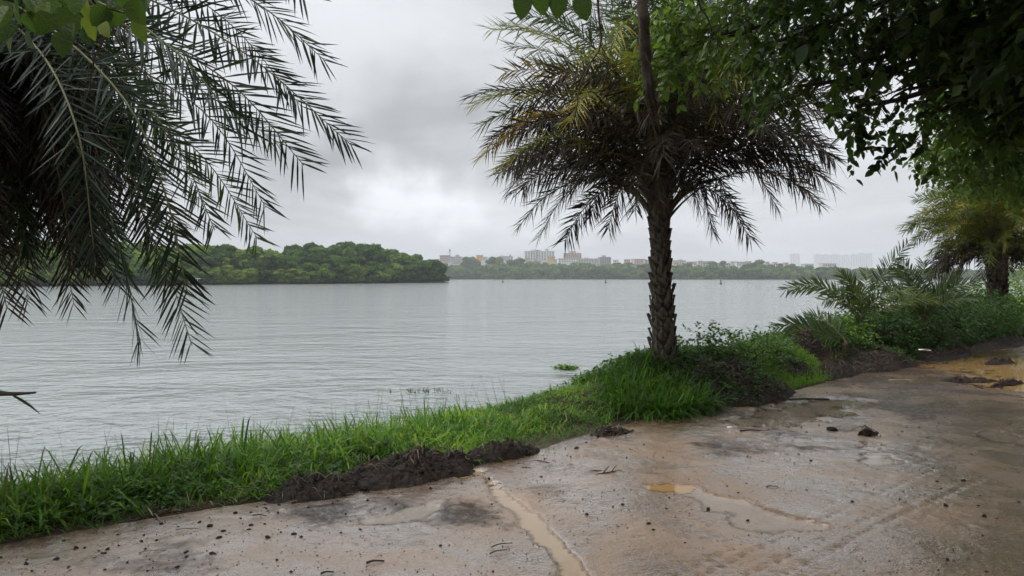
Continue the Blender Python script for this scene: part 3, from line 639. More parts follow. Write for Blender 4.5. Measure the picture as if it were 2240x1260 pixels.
# --- two palms further along the bank
def far_palm(x, y, z, label, zc0, Lm, n, seed_tint):
    p = np.array([x, y, z]); t = tag(empty('date_palm', p), label, 'palm tree', 'palms on the bank')
    palm_trunk(t, [(0, .17), (.5, .155), (zc0 * .75, .13), (zc0, .16), (zc0 + .7, .1)], step=.15, per=7, own=False)
    for i in range(n):
        f = i / (n - 1); az = i * GA + rng.normal(0, .15); base = p + np.array([.1 * math.cos(az) * (1 - f), .1 * math.sin(az) * (1 - f), zc0 - .1 + .75 * f])
        e0 = R(np.interp(f, [0, .3, .7, 1], [15, 50, 66, 86]) + rng.normal(0, 6)); bend = R(np.interp(f, [0, .3, 1], [95, 100, 60]) + rng.normal(0, 8))
        tn = rng.uniform(.04, .22) if f < .18 else (rng.choice([.62, .66, .7, .74]) if f < .75 else rng.uniform(.68, .78)) + seed_tint
        P = frond_path(p * 0 + base, az, e0, bend, Lm * rng.uniform(.85, 1.08) * (1 if f > .3 else .75), 14, twist=rng.normal(0, .12))
        add_frond(t, P, leaf=.33, nl=62, wid=.028, ang=(62, 38), plume=.6, roll=rng.normal(0, .8), tint=tn, tvar=.05, petiole=.14, droop=.2 if f < .3 else .1, rt=.2 if f < .3 else .7, detail=0, rr=.014)
    return t
far_palm(13.0, 20.0, .45, 'bushy olive-green date palm further along the bank at right', 1.75, 2.5, 100, 0.0)
far_palm(13.9, 21.0, .45, 'second date palm just behind the far palm, near the right edge', 1.85, 2.6, 64, 0.02)

# --- young stemless palms on the vegetated mound
def young_palm(x, y, z, label, fr):
    p = np.array([x, y, z]); t = tag(empty('young_palm', p), label, 'palm', 'young palms on the mound')
    for (az, e0, bend, Lf, tn) in fr:
        P = frond_path(p + rng.normal(0, .03, 3), R(az), R(e0), R(bend), Lf, 14)
        add_frond(t, P, leaf=.29, nl=44, wid=.026, tint=tn - .04, tvar=.04, petiole=.14, plume=.4, face=np.array([0, -1, .5]), roll=rng.normal(0, .35), droop=.04, rt=.8, rr=.009, ang=(58, 34))
    b_ = MB(); V, F = tube([p + [0, 0, -.35], p + [0, 0, -.05], p + [0, 0, .1]], [.07, .06, .03], 7); b_.add(V, F, .0); b_.build('stem', m_rachis, t, True, shift=p)
    return t
young_palm(6.75, 14.2, .75, 'young stemless palm with arching fronds, one reaching left over the water', [(178, 62, 88, 1.75, .8), (165, 70, 90, 1.45, .84), (120, 80, 40, 1.1, .85), (20, 66, 30, 1.9, .86), (60, 75, 50, 1.3, .84), (200, 55, 70, 1.1, .78), (240, 70, 80, 1.0, .8), (300, 60, 70, 1.2, .85), (340, 50, 60, 1.3, .82), (95, 60, 60, 1.2, .86), (150, 85, 40, 1.0, .82)])
young_palm(8.35, 15.0, .75, 'young palm with a thicket of upright fronds right of the arching one', [(165, 68, 60, 1.2, .86), (20, 60, 50, 1.4, .84), (60, 80, 30, 1.3, .88), (110, 75, 40, 1.3, .86), (200, 60, 60, 1.1, .82), (250, 60, 80, 1.1, .84), (300, 55, 70, 1.2, .86), (335, 65, 60, 1.3, .85), (140, 82, 30, 1.2, .85), (185, 80, 50, 1.2, .83), (225, 45, 60, 1.1, .8), (10, 75, 60, 1.1, .86)])
young_palm(5.75, 12.75, .42, 'low young palm frond fan lying towards the water beside the straw-topped clump', [(178, 38, 55, 1.25, .86), (160, 50, 60, 1.1, .88), (195, 30, 40, 1.0, .85), (130, 60, 60, .9, .86)])

# ------------------------------------------------------------------ broadleaf trees hanging over the road
def leaves_on_twigs(mb, tw_mb, C, D, per=12, tl=0.32, size=.085, tint=.5, tv=.2, asp=.55, lod=0):
    """twigs at C heading D carrying ovate leaves; vectorised over twigs"""
    n = len(C); D = unit(D)
    for k in range(per):
        u = (k + .5) / per
        P = C + D * (tl * u) + np.array([0, 0, -1.0]) * (tl * .35 * u * u) + rng.normal(0, .012, (n, 3))
        S = unit(np.cross(D, UP) + 1e-4); sg = 1 if k % 2 else -1
        d = unit(D * .6 + S * sg * .8 + rng.normal(0, .35, (n, 3)) + np.array([0, 0, -.35]))
        nn = unit(rng.normal(0, .55, (n, 3)) + UP)
        ln = size * rng.uniform(.7, 1.25, n)
        V, F, pr = blades(P, d, nn, ln, ln * asp, .12, st=(0, .45, 1.0), wp=(0, 1, 0), fold=.12) if lod else blades(P, d, nn, ln, ln * asp, .12, st=(0, .3, .68, 1.0), wp=(0, 1, .8, 0), fold=.12)
        mb.add(V, F, np.repeat(np.clip(tint + rng.normal(0, tv, n), 0, 1), pr))
    if tw_mb is not None:
        V, F, pr = blades(C, D, np.tile(UP, (n, 1)), np.full(n, tl), np.full(n, .008), np.full(n, .35), st=(0, .5, 1), wp=(1, .7, 0), fold=.5)
        tw_mb.add(V, F, .3)
def branch(mb, pts, r0, r1, n=12, sides=6, tint=.4):
    P = spline(pts, n); P[1:-1] += rng.normal(0, r0 * .25, (n - 2, 3)); V, F = tube(P, np.linspace(r0, r1, n), sides); mb.add(V, F, tint); return P
def ellip(n, c, r):
    q = unit(rng.normal(0, 1, (n, 3))) * (rng.random((n, 1)) ** (1 / 2.2)); return np.asarray(c) + q * np.asarray(r)

tb0 = np.array([8.2, 5.0, -.1])
tree = tag(empty('overhanging_tree', tb0), 'broadleaf tree whose dark leafy boughs hang over the road at upper right', 'tree', 'broadleaf trees over the road')
tk = MB(); branch(tk, [tb0 + [0, 0, -.2], tb0 + [-.15, .1, 1.4], tb0 + [-.5, .3, 2.9], tb0 + [-.9, .6, 4.4], tb0 + [-1.0, .8, 6.5]], .34, .12, 16, 10)
tk.build('trunk', m_bark, tree, True, shift=tb0)
fork = tb0 + [-.55, .35, 3.1]; fork2 = tb0 + [-.9, .6, 4.3]
# foliage masses: centre, radii, number of twigs, tint
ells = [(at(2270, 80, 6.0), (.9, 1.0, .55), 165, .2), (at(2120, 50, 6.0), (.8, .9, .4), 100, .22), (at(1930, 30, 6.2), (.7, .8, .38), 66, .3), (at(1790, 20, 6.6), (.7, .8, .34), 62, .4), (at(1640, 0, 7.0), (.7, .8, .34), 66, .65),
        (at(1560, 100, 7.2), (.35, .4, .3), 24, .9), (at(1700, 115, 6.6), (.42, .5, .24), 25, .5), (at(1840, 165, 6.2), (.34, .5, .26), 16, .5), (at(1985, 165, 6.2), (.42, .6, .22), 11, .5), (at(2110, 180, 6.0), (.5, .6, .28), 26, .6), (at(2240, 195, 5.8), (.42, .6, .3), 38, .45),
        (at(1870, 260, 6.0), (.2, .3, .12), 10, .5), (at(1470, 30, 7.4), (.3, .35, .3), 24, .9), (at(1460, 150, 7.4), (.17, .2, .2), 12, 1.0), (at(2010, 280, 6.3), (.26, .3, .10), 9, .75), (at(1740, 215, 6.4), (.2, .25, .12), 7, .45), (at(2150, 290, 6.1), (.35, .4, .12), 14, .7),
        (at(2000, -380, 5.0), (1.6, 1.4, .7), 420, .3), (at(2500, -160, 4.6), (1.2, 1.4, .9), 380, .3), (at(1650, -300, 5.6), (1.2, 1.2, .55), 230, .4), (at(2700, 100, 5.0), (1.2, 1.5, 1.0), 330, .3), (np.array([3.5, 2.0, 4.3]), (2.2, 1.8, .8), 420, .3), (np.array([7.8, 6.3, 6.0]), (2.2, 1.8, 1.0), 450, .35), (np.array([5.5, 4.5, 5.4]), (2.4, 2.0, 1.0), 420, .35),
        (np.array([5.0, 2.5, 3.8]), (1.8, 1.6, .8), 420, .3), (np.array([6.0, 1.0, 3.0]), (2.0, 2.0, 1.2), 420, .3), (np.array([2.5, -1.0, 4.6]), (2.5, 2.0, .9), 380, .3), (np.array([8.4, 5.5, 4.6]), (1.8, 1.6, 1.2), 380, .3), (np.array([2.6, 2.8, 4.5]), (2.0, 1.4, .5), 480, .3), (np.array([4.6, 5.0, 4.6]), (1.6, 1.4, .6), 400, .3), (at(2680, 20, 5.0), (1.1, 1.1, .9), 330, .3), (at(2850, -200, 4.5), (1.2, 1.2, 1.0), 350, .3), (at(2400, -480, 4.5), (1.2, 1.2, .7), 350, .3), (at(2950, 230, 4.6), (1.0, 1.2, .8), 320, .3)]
cr_ = MB(); tw_ = MB(); bh = MB()
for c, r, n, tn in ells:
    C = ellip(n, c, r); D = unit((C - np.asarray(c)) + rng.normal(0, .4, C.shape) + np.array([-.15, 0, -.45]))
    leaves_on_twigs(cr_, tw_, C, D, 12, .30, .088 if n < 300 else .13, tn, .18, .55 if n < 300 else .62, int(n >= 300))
    src = fork if c[2] < 3.6 else fork2
    mid = (src * .45 + np.asarray(c) * .55) + np.array([0, 0, .45])
    Pb = branch(bh, [src, mid, np.asarray(c) + [0, 0, .1]], .07, .015, 14)
    for k in range(min(9, max(3, n // 22))):
        e = C[rng.integers(0, n)]; m0 = Pb[rng.integers(6, 13)]; branch(bh, [m0, (m0 + e) / 2 + [0, 0, .08], e], .016, .004, 7, 4)
tag(cr_.build('crown', m_leaf, tree, shift=tb0), kind='stuff'); tw_.build('twigs', m_twig, tree, shift=tb0); bh.build('limbs', m_bark, tree, True, shift=tb0)

# hero leaves, each its own part: the twig ends that stand out against the sky
V, F, pr = blades(np.zeros((1, 3)), np.array([[1, 0, 0.]]), np.array([[0, 0, 1.]]), 1.0, .62, .1, st=(0, .12, .34, .6, .82, 1), wp=(.1, .62, 1, .92, .55, 0), fold=.1)
LEAF = [mesh('leaf', V, F, m_leaf, {'tint': np.full(len(V), q)}, [0] * len(F), True) for q in (.25, .5, .75, .95)]
V2, F2, pr = blades(np.zeros((1, 3)), np.array([[1, 0, 0.]]), np.array([[0, 0, 1.]]), 1.0, .8, .16, st=(0, .1, .3, .55, .8, .93, 1), wp=(.16, .8, 1, .92, .56, .22, 0), fold=.16)
BIG = [mesh('broad_leaf', V2, F2, m_bigleaf, {'tint': np.full(len(V2), q)}, [0] * len(F2), True) for q in (.08, .35, .6, .95)]
def place_leaf(me, parent, P, d, nrm, ln, name='leaf'):
    d = unit(d); s = unit(np.cross(nrm, d)); n = np.cross(d, s)
    o = obj(name, me, parent); A = np.eye(4); A[:3, 0] = d * ln; A[:3, 1] = s * ln; A[:3, 2] = n * ln; A[:3, 3] = np.asarray(P) - np.array(parent.location)
    o.matrix_local = Matrix(A.tolist()); return o
for (pts, k, ln, ti) in [([(1990, 290, 6.1), (1960, 320, 6.0), (1930, 350, 6.0), (1912, 372, 6.0)], 26, .085, 1), ([(1960, 325, 6.0), (1915, 322, 6.0), (1880, 330, 6.0)], 16, .08, 1), ([(1990, 300, 6.2), (2020, 325, 6.2), (1985, 345, 6.2)], 8, .09, 0),
                         ([(1860, 240, 6), (1880, 280, 5.9), (1890, 305, 5.9)], 12, .1, 0), ([(1480, 60, 7.3), (1470, 140, 7.3), (1448, 205, 7.2)], 22, .11, 3), ([(1530, 60, 7.2), (1510, 130, 7.2), (1455, 160, 7.2)], 18, .1, 3), ([(1560, 40, 7.2), (1545, 90, 7.1), (1530, 120, 7.1)], 14, .1, 2), ([(2050, 330, 6.4), (2040, 370, 6.4), (2030, 390, 6.4)], 10, .08, 1)]:
    P = spline([at(*q) for q in pts], k); T = np.gradient(P, axis=0)
    b_ = MB(); V, F = tube(P, np.linspace(.006, .002, k), 4); b_.add(V, F, .4); b_.build('twig', m_twig, tree, True, shift=tb0)
    for j in range(k):
        d = unit(T[j]) * .5 + np.array([(-1) ** j * .7, rng.normal(0, .3), rng.normal(-.25, .25)]) + rng.normal(0, .2, 3)
        place_leaf(LEAF[min(3, max(0, ti + rng.integers(-1, 2)))], tree, P[j], d, unit(np.array([rng.normal(0, .4), -.7, .7])), ln * rng.uniform(.75, 1.2))
# big shaded leaves of the same tree close to the eye
for (x, y, d, n, spread_) in [(1755, 65, 5.2, 5, .12), (1880, 130, 5.2, 3, .10)]:
    c = at(x, y, d)
    b_ = MB(); V, F = tube(spline([c + [.3, .2, .5], c + [.05, 0, .2], c + [0, 0, -.12]], 9), np.linspace(.007, .003, 9), 5); b_.add(V, F, .4); b_.build('twig', m_twig, tree, True, shift=tb0)
    for j in range(n):
        place_leaf(LEAF[0], tree, c + rng.normal(0, spread_, 3) * [1, .6, .8], [rng.normal(0, .6), rng.normal(0, .3), -1], unit([rng.normal(0, .5), -1, rng.normal(0, .5)]), rng.uniform(.10, .16), 'leaf')

# second tree, further along the road, above the far palms
t2 = np.array([16.5, 14.5, 0]); tree2 = tag(empty('overhanging_tree', t2), 'mid-green small-leaved tree above the far palms at the right edge', 'tree', 'broadleaf trees over the road')
tk = MB(); branch(tk, [t2, t2 + [-.2, .1, 2], t2 + [-.5, .3, 4.5], t2 + [-.6, .4, 7], t2 + [-1.2, .8, 9.5]], .3, .08, 14, 9); tk.build('trunk', m_bark, tree2, True, shift=t2)
cr_ = MB(); bh = MB()
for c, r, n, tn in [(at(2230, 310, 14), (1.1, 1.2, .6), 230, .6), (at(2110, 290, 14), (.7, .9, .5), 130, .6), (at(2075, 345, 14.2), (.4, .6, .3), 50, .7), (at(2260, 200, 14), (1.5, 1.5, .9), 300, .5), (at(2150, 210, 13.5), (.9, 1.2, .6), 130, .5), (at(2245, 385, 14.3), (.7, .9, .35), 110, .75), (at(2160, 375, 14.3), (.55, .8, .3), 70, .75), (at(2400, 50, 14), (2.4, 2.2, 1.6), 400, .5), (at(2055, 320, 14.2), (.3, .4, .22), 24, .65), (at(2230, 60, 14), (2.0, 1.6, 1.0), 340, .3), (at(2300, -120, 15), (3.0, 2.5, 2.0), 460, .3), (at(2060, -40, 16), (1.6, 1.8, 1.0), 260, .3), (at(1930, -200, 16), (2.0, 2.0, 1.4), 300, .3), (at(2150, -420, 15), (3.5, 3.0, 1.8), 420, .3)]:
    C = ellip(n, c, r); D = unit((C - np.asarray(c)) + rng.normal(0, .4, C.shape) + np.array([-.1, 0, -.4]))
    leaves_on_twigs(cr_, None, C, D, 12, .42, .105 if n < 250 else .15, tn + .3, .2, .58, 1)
    src = t2 + [-.4, .25, 3.6]; branch(bh, [src, (src + c) / 2 + [0, 0, .4], c], .07, .012, 12)
tag(cr_.build('crown', m_leaf, tree2, shift=t2), kind='stuff'); bh.build('limbs', m_bark, tree2, True, shift=t2)

# climber close to the camera at top left: big translucent leaves on a hanging stem
v0 = np.array([-2.6, 2.0, 3.2]); vine = tag(empty('leafy_climber', v0), 'bright green heart-leaved climber hanging close by in the top left corner', 'climber')
b_ = MB(); branch(b_, [v0 + [-.8, -.5, .7], at(100, -60, 2.2), at(200, 10, 2.2), at(290, 30, 2.2)], .008, .003, 14, 5); branch(b_, [at(180, -40, 2.2), at(230, 60, 2.3), at(205, 130, 2.4), at(195, 210, 2.5)], .005, .002, 12, 5); branch(b_, [at(235, 0, 2.2), at(245, 60, 2.3), at(290, 150, 2.4)], .004, .002, 10, 5)
b_.build('stem', m_twig, vine, True, shift=v0)
for (x, y, q, ln) in [(40, 30, 1, .15), (0, 40, 1, .15), (20, 80, 0, .14), (80, 20, 0, .14), (125, 25, 1, .13), (155, 55, 0, .17), (160, 90, 0, .14), (185, 35, 3, .11), (195, 75, 3, .12), (200, 15, 2, .1), (260, 50, 1, .13), (265, 10, 1, .13), (303, 78, 2, .12), (320, 35, 0, .11), (110, 70, 0, .12), (60, 65, 1, .12), (225, 90, 3, .08), (100, -10, 1, .14), (210, -20, 1, .12), (290, -20, 0, .12), (10, 10, 0, .13), (60, 100, 0, .12), (30, 115, 1, .1), (140, 110, 0, .12), (100, 45, 2, .12), (170, 20, 1, .12), (235, 55, 0, .12), (285, 40, 1, .12), (245, 25, 0, .12), (130, 0, 0, .14), (20, 55, 1, .13), (75, 40, 0, .13), (180, 100, 0, .1), (55, 5, 1, .13)]:
    place_leaf(BIG[q], vine, at(x, y - 40, 2.2 + rng.normal(0, .08)), [rng.normal(0, .4), rng.normal(0, .25), -1], unit([rng.normal(0, .6), -1, rng.normal(.15, .45)]), ln * .62, 'broad_leaf')
v1 = at(1200, -60, 2.6); tw1 = tag(empty('leafy_twig', v1), 'twig with four dark oval leaves dangling at the top before the palm crown', 'twig')
b_ = MB(); branch(b_, [at(1110, -60, 2.6), at(1200, -40, 2.6), at(1300, -30, 2.6)], .005, .003, 8, 5); b_.build('stem', m_twig, tw1, True, shift=v1)
for (x, y, q) in [(1143, -5, 0), (1178, -14, 1), (1220, -8, 0), (1266, 0, 0)]:
    place_leaf(BIG[q], tw1, at(x, y - 8, 2.6), [rng.normal(0, .2), .1, -1], unit([rng.normal(0, .2), -1, .2]), .088, 'broad_leaf')
# thick dark woody vine and bare hanging twigs in front of the crown
v2 = at(1410, -120, 7.0); hv = tag(empty('woody_vine', v2), 'thick dark woody stem hanging in front of the middle palm crown', 'vine')
b_ = MB(); P = spline([at(1390, -260, 7.0), at(1402, -60, 7.0), at(1408, 40, 7.0), at(1412, 130, 7.05), at(1425, 210, 7.1), at(1432, 262, 7.2)], 30); P[:, :2] += rng.normal(0, .006, (30, 2))
V, F = tube(P, np.interp(np.linspace(0, 1, 30), [0, .6, .85, 1], [.045, .055, .05, .012]) * rng.uniform(.8, 1.2, 30), 9); b_.add(V, F, .2)
for k in range(14):
    j = rng.integers(10, 28); q = P[j]; branch(b_, [q, q + [rng.normal(0, .06), -.06, -.1], q + [rng.normal(0, .08), -.08, -.28 - .2 * rng.random()]], .005, .002, 7, 4)
b_.build('stem', m_bark, hv, True, shift=v2)
d_ = MB(); n = 34; C = P[rng.integers(20, 29, n)] + rng.normal(0, .07, (n, 3)); V, F, pr = blades(C, rng.normal(0, .5, (n, 3)) + [0, 0, -1], rng.normal(0, 1, (n, 3)) + [0, -1, 0], rng.uniform(.06, .14, n), rng.uniform(.02, .045, n), .1); d_.add(V, F, np.repeat(rng.uniform(0, .4, n), pr)); d_.build('dead_leaves', m_dead, hv, shift=v2)
for pts, lab in [([(1303, -80, 6), (1310, 40, 6), (1314, 100, 6), (1290, 140, 6), (1268, 190, 6), (1262, 230, 6), (1252, 275, 6)], 'bare kinked grey twig hanging left of the dark stem'), ([(1500, -60, 6.4), (1535, 20, 6.4), (1555, 60, 6.4), (1545, 130, 6.4), (1530, 190, 6.4)], 'bare thin twig hanging right of the dark stem among green leaves')]:
    P0 = at(*pts[0]); tw = tag(empty('hanging_twig', P0), lab, 'twig'); b_ = MB()
    branch(b_, [at(*q) for q in pts], .011, .004, 22, 5); m_ = at(*pts[2]); branch(b_, [m_, m_ + [.06, 0, -.12], m_ + [.03, 0, -.3]], .006, .003, 7, 4); b_.build('stem', m_twig, tw, True, shift=P0)

# ------------------------------------------------------------------ bank vegetation
def gz(x, y):
    """height of road or bank under points"""
    x = np.atleast_1d(np.asarray(x, float)); y = np.atleast_1d(np.asarray(y, float)); z = np.zeros(len(x))
    for a in range(0, len(x), 4000):
        X = x[a:a + 4000, None]; Y = y[a:a + 4000, None]; i = np.argmin((X - _cx[None]) ** 2 + (Y - _cy[None]) ** 2, 1)
        t = (X[:, 0] - _cx[i]) * (-_ty[i]) + (Y[:, 0] - _cy[i]) * _tx[i]; z[a:a + 4000] = np.where(t > 0, bank_z(_sg[i], np.maximum(t, 0)), 0.004)
    return z
def scatter(n, s0, s1, t0, t1):
    """n points on the bank between fractions t0..t1 of its width (metres if negative)"""
    s = rng.uniform(s0, s1, n); W = bank_w(s); t = rng.uniform(t0, t1, n) * W
    X, Y = xy(s, t); return s, t, np.stack([X, Y, bank_z(s, np.maximum(t, 0))], -1)
def grass(mb, P, ln, wd, lean, droop, tint, tv, lod=0):
    n = len(P); a = rng.uniform(0, 2 * np.pi, n); le = .3 * lean + np.abs(rng.normal(0, lean, n))
    D = np.stack([np.cos(a) * le, np.sin(a) * le, np.ones(n)], -1); Nn = np.stack([-np.cos(a), -np.sin(a), le + .2], -1)
    V, F, pr = blades(P, D, Nn, ln, wd, droop, st=(0, .5, 1), wp=(0, 1, 0), fold=.12) if lod else blades(P, D, Nn, ln, wd, droop, st=(0, .38, .74, 1), wp=(0, 1, .75, 0), fold=.12)
    tn_ = np.clip(tint + rng.normal(0, tv, n), .18, 1); tn_ = np.where(rng.random(n) < .05, rng.uniform(0, .12, n), tn_)
    mb.add(V, F, np.repeat(tn_, pr))
SLf, SMid, SP0, SPm, SR1, SR2, SR3, SFar = (SX[k] for k in ('left', 'mid', 'p0', 'palm', 'r1', 'r2', 'r3', 'far'))
g = MB()
s, t, P = scatter(50000, SLf - 3.2, SPm + .15, .03, 1.04)            # rank grass along the near bank
keepn = fbm(P[:, 0] * 1.8, P[:, 1] * 1.8, 91, 4) > -.28
edge_keep = (t > .28 * (1 + fbm(s * 1.7, s * 0, 93, 3)))
k_ = keepn & edge_keep; P = P[k_]; tt = t[k_]; ss = s[k_]; n = len(P)
h = np.clip(.17 + .17 * (tt / bank_w(ss)) + .22 * fbm(P[:, 0] * 1.7, P[:, 1] * 1.7, 95, 3), .06, .5) * np.interp(ss, [SMid - .5, SMid + 1.2], [1, .55])
grass(g, P, h * rng.uniform(.6, 1.8, n), rng.uniform(.006, .018, n), .95, rng.uniform(.25, 1.05, n), .57 + .5 * fbm(P[:, 0] * 2, P[:, 1] * 2, 97, 3), .22)
s, t, P = scatter(6000, SLf - 3, SMid + .6, .2, 1.05); n = len(P)    # longer blades that stand out against the water
grass(g, P, rng.uniform(.30, .74, n), rng.uniform(.009, .021, n), .7, rng.uniform(.3, 1.0, n), .55, .2)
s, t, P = scatter(340, SLf - 3, SP0, .4, 1.0); n = len(P)             # thin seed stalks
grass(g, P, rng.uniform(.5, .8, n), rng.uniform(.003, .005, n), .45, rng.uniform(0, .25, n), .18, .1)
s, t, P = scatter(5000, SLf - 3, SP0, .01, .25); n = len(P)           # low straggling blades on the road edge
grass(g, P, rng.uniform(.08, .2, n), rng.uniform(.005, .010, n), 1.2, rng.uniform(.2, .7, n), .42, .16)
tag(g.build('grass', m_grass), 'bright green rank grass along the near bank', kind='stuff')
g = MB()
for (x, y, r, nb) in [(1.55, 8.75, .42, 1500), (2.0, 9.0, .4, 1700), (1.5, 9.3, .36, 1300), (2.2, 9.2, .2, 350), (1.8, 9.7, .45, 800), (1.75, 8.5, .22, 420), (2.15, 8.8, .18, 260)]:
    a = rng.uniform(0, 2 * np.pi, nb); q = r * np.sqrt(rng.random(nb)); X = x + q * np.cos(a); Y = y + q * np.sin(a)
    grass(g, np.stack([X, Y, gz(X, Y)], -1), rng.uniform(.25, .72, nb), rng.uniform(.009, .02, nb), .75, rng.uniform(.3, 1.1, nb), .30, .16)
tag(g.build('tall_grass', m_grass), 'tall arching grass round the foot of the middle palm', kind='stuff')
g = MB()
s, t, P = scatter(14000, SPm + .2, SR2 + .5, .42, 1.0); n = len(P); grass(g, P, rng.uniform(.12, .42, n), rng.uniform(.006, .012, n), .6, rng.uniform(.2, .7, n), .6, .15, 1)
s, t, P = scatter(9000, SR1 + .2, SR2 - .35, .02, .36); n = len(P); grass(g, P, rng.uniform(.07, .2, n), rng.uniform(.006, .011, n), .7, rng.uniform(.2, .6, n), .72, .15, 1)
s, t, P = scatter(12000, SR2, SFar + 6, .12, 1.0); n = len(P); grass(g, P, rng.uniform(.15, .5, n), rng.uniform(.008, .016, n), .6, rng.uniform(.2, .7, n), .35, .2, 1)
s, t, P = scatter(9000, SFar, SFar + 22, .0, 1.0); n = len(P); grass(g, P, rng.uniform(.3, .9, n), rng.uniform(.015, .03, n), .5, rng.uniform(.2, .7, n), .85, .12, 1)
tag(g.build('grass', m_grass), 'mixed grass over the mound right of the middle palm', kind='stuff')
# leafy creepers and weeds
g = MB()
def weeds(s0, s1, t0, t1, n, size, tint, up=.25, per=8, tl=.2):
    s, t, P = scatter(n, s0, s1, t0, t1); a = rng.uniform(0, 2 * np.pi, n)
    kk = fbm(P[:, 0] * 1.1, P[:, 1] * 1.1, 101, 3) > -.25; P = P[kk]; a = a[kk]; n = len(P)
    D = np.stack([np.cos(a), np.sin(a), rng.uniform(up, up + 1.4, n)], -1); leaves_on_twigs(g, None, P + [0, 0, .02], D, per, tl, size, tint, .16, .55, 1)
weeds(SPm + .3, SR1 + .6, .36, .95, 2600, .06, .65, .5, 7, .26); weeds(SR1, SR2 + 1, .3, .95, 2200, .06, .75, .5, 7, .25); weeds(SR2, SR3 + 2, .22, .9, 2800, .065, .5, .5, 7, .28); weeds(SPm + .5, SFar, .04, .3, 1500, .05, .25, .1, 6, .18)
weeds(SR3, SFar + 4, .03, .9, 3000, .085, .33, .7, 8, .5); weeds(SR2 + .3, SFar, .05, .5, 1300, .07, .25, .5, 8, .3); weeds(SLf - 3, SMid, .06, .8, 1500, .05, .5, .3, 6, .18)
weeds(SPm + .5, SR1 + .4, .06, .4, 1500, .05, .28, .2, 7, .2)
tag(g.build('weeds', m_weed), 'leafy creepers and weeds over the bank', kind='stuff')
g = MB(); s, t, P = scatter(7000, SPm + .3, SFar + 2, .0, .6); n = len(P)           # torn dead plant matter lying on the mound
V, F, pr = blades(P + [0, 0, .015], rng.normal(0, 1, (n, 3)) * [1, 1, .35] + [0, 0, .2], rng.normal(0, .4, (n, 3)) + UP, rng.uniform(.04, .22, n), rng.uniform(.004, .014, n), .15, st=(0, .5, 1), wp=(0, 1, 0)); g.add(V, F, np.repeat(np.clip(rng.normal(.3, .25, n), 0, 1), pr))
s, t, P = scatter(1800, SLf - 3, SP0, .0, .7); n = len(P); V, F, pr = blades(P + [0, 0, .02], rng.normal(0, 1, (n, 3)) * [1, 1, .35] + [0, 0, .3], rng.normal(0, .4, (n, 3)) + UP, rng.uniform(.06, .25, n), rng.uniform(.004, .010, n), .15); g.add(V, F, np.repeat(np.clip(rng.normal(.5, .3, n), 0, 1), pr))
tag(g.build('plant_debris', m_straw), 'torn dead stems and straw strewn over the bank', kind='stuff')
# bushes beyond the young palms and at the far end of the bank
def bush(x, y, z, rx, rz, label, tint, n, size=.08, tl=.35):
    p = np.array([x, y, z]); t = tag(empty('bush', p), label, 'bush', 'bushes on the bank'); mb = MB()
    C = ellip(n, p + [0, 0, rz * .55], (rx, rx * .8, rz * .75)); D = unit(C - p + rng.normal(0, .2, C.shape)); leaves_on_twigs(mb, None, C, D, 9, tl, size, tint, .15, .55, 1)
    tag(mb.build('foliage', m_weed, t, shift=p), kind='stuff'); st2 = MB()
    for k in range(10): e = C[rng.integers(0, n)]; branch(st2, [p + rng.normal(0, .06, 3) * [1, 1, 0], (p + e) / 2 + rng.normal(0, .05, 3), e], .014, .004, 6, 4)
    tag(st2.build('stems', m_twig, t, True, shift=p), kind='stuff')
bush(2.75, 10.55, .42, .5, .32, 'leafy low bush right beside the middle palm trunk', .7, 120, .06, .25)
bush(3.45, 10.9, .4, .55, .3, 'low leafy bush on the mound two steps right of the palm', .75, 130, .06, .25)
bush(4.1, 11.7, .3, .45, .28, 'small leafy bush above the green patch', .6, 90, .06, .25)
bush(1.65, 9.95, .05, .35, .4, 'leafy weed bush at the water side of the palm foot', .55, 70, .06, .25)
bush(5.9, 13.4, .45, .6, .35, 'bright low bush below the arching young palm', .85, 150, .06, .25)
bush(7.3, 14.2, .5, .6, .3, 'dark low bush at the front of the mound', .35, 140, .065, .28)
bush(8.2, 15.4, .5, .75, .55, 'dark leafy bush under the young palms on the mound', .22, 170)
bush(9.6, 16.0, .5, .9, .6, 'dark green bush right of the young palms', .3, 230)
bush(11.2, 17.6, .5, 1.0, .55, 'leafy bush before the trunks of the far palms', .38, 230)
bush(12.4, 18.6, .45, .8, .45, 'low bush at the foot of the far palm trunks', .45, 160)
bush(17.5, 25.5, .5, 1.5, 1.15, 'pale yellow-green bush behind the far palms', 1.0, 330, .10, .5)
bush(20.5, 27.5, .5, 1.7, 1.3, 'pale green thicket at the right edge beyond the palms', .95, 330, .10, .5)
bush(15.3, 25.0, .3, .9, .8, 'yellow-green bush at the water left of the far trunks', .9, 170, .09, .4)

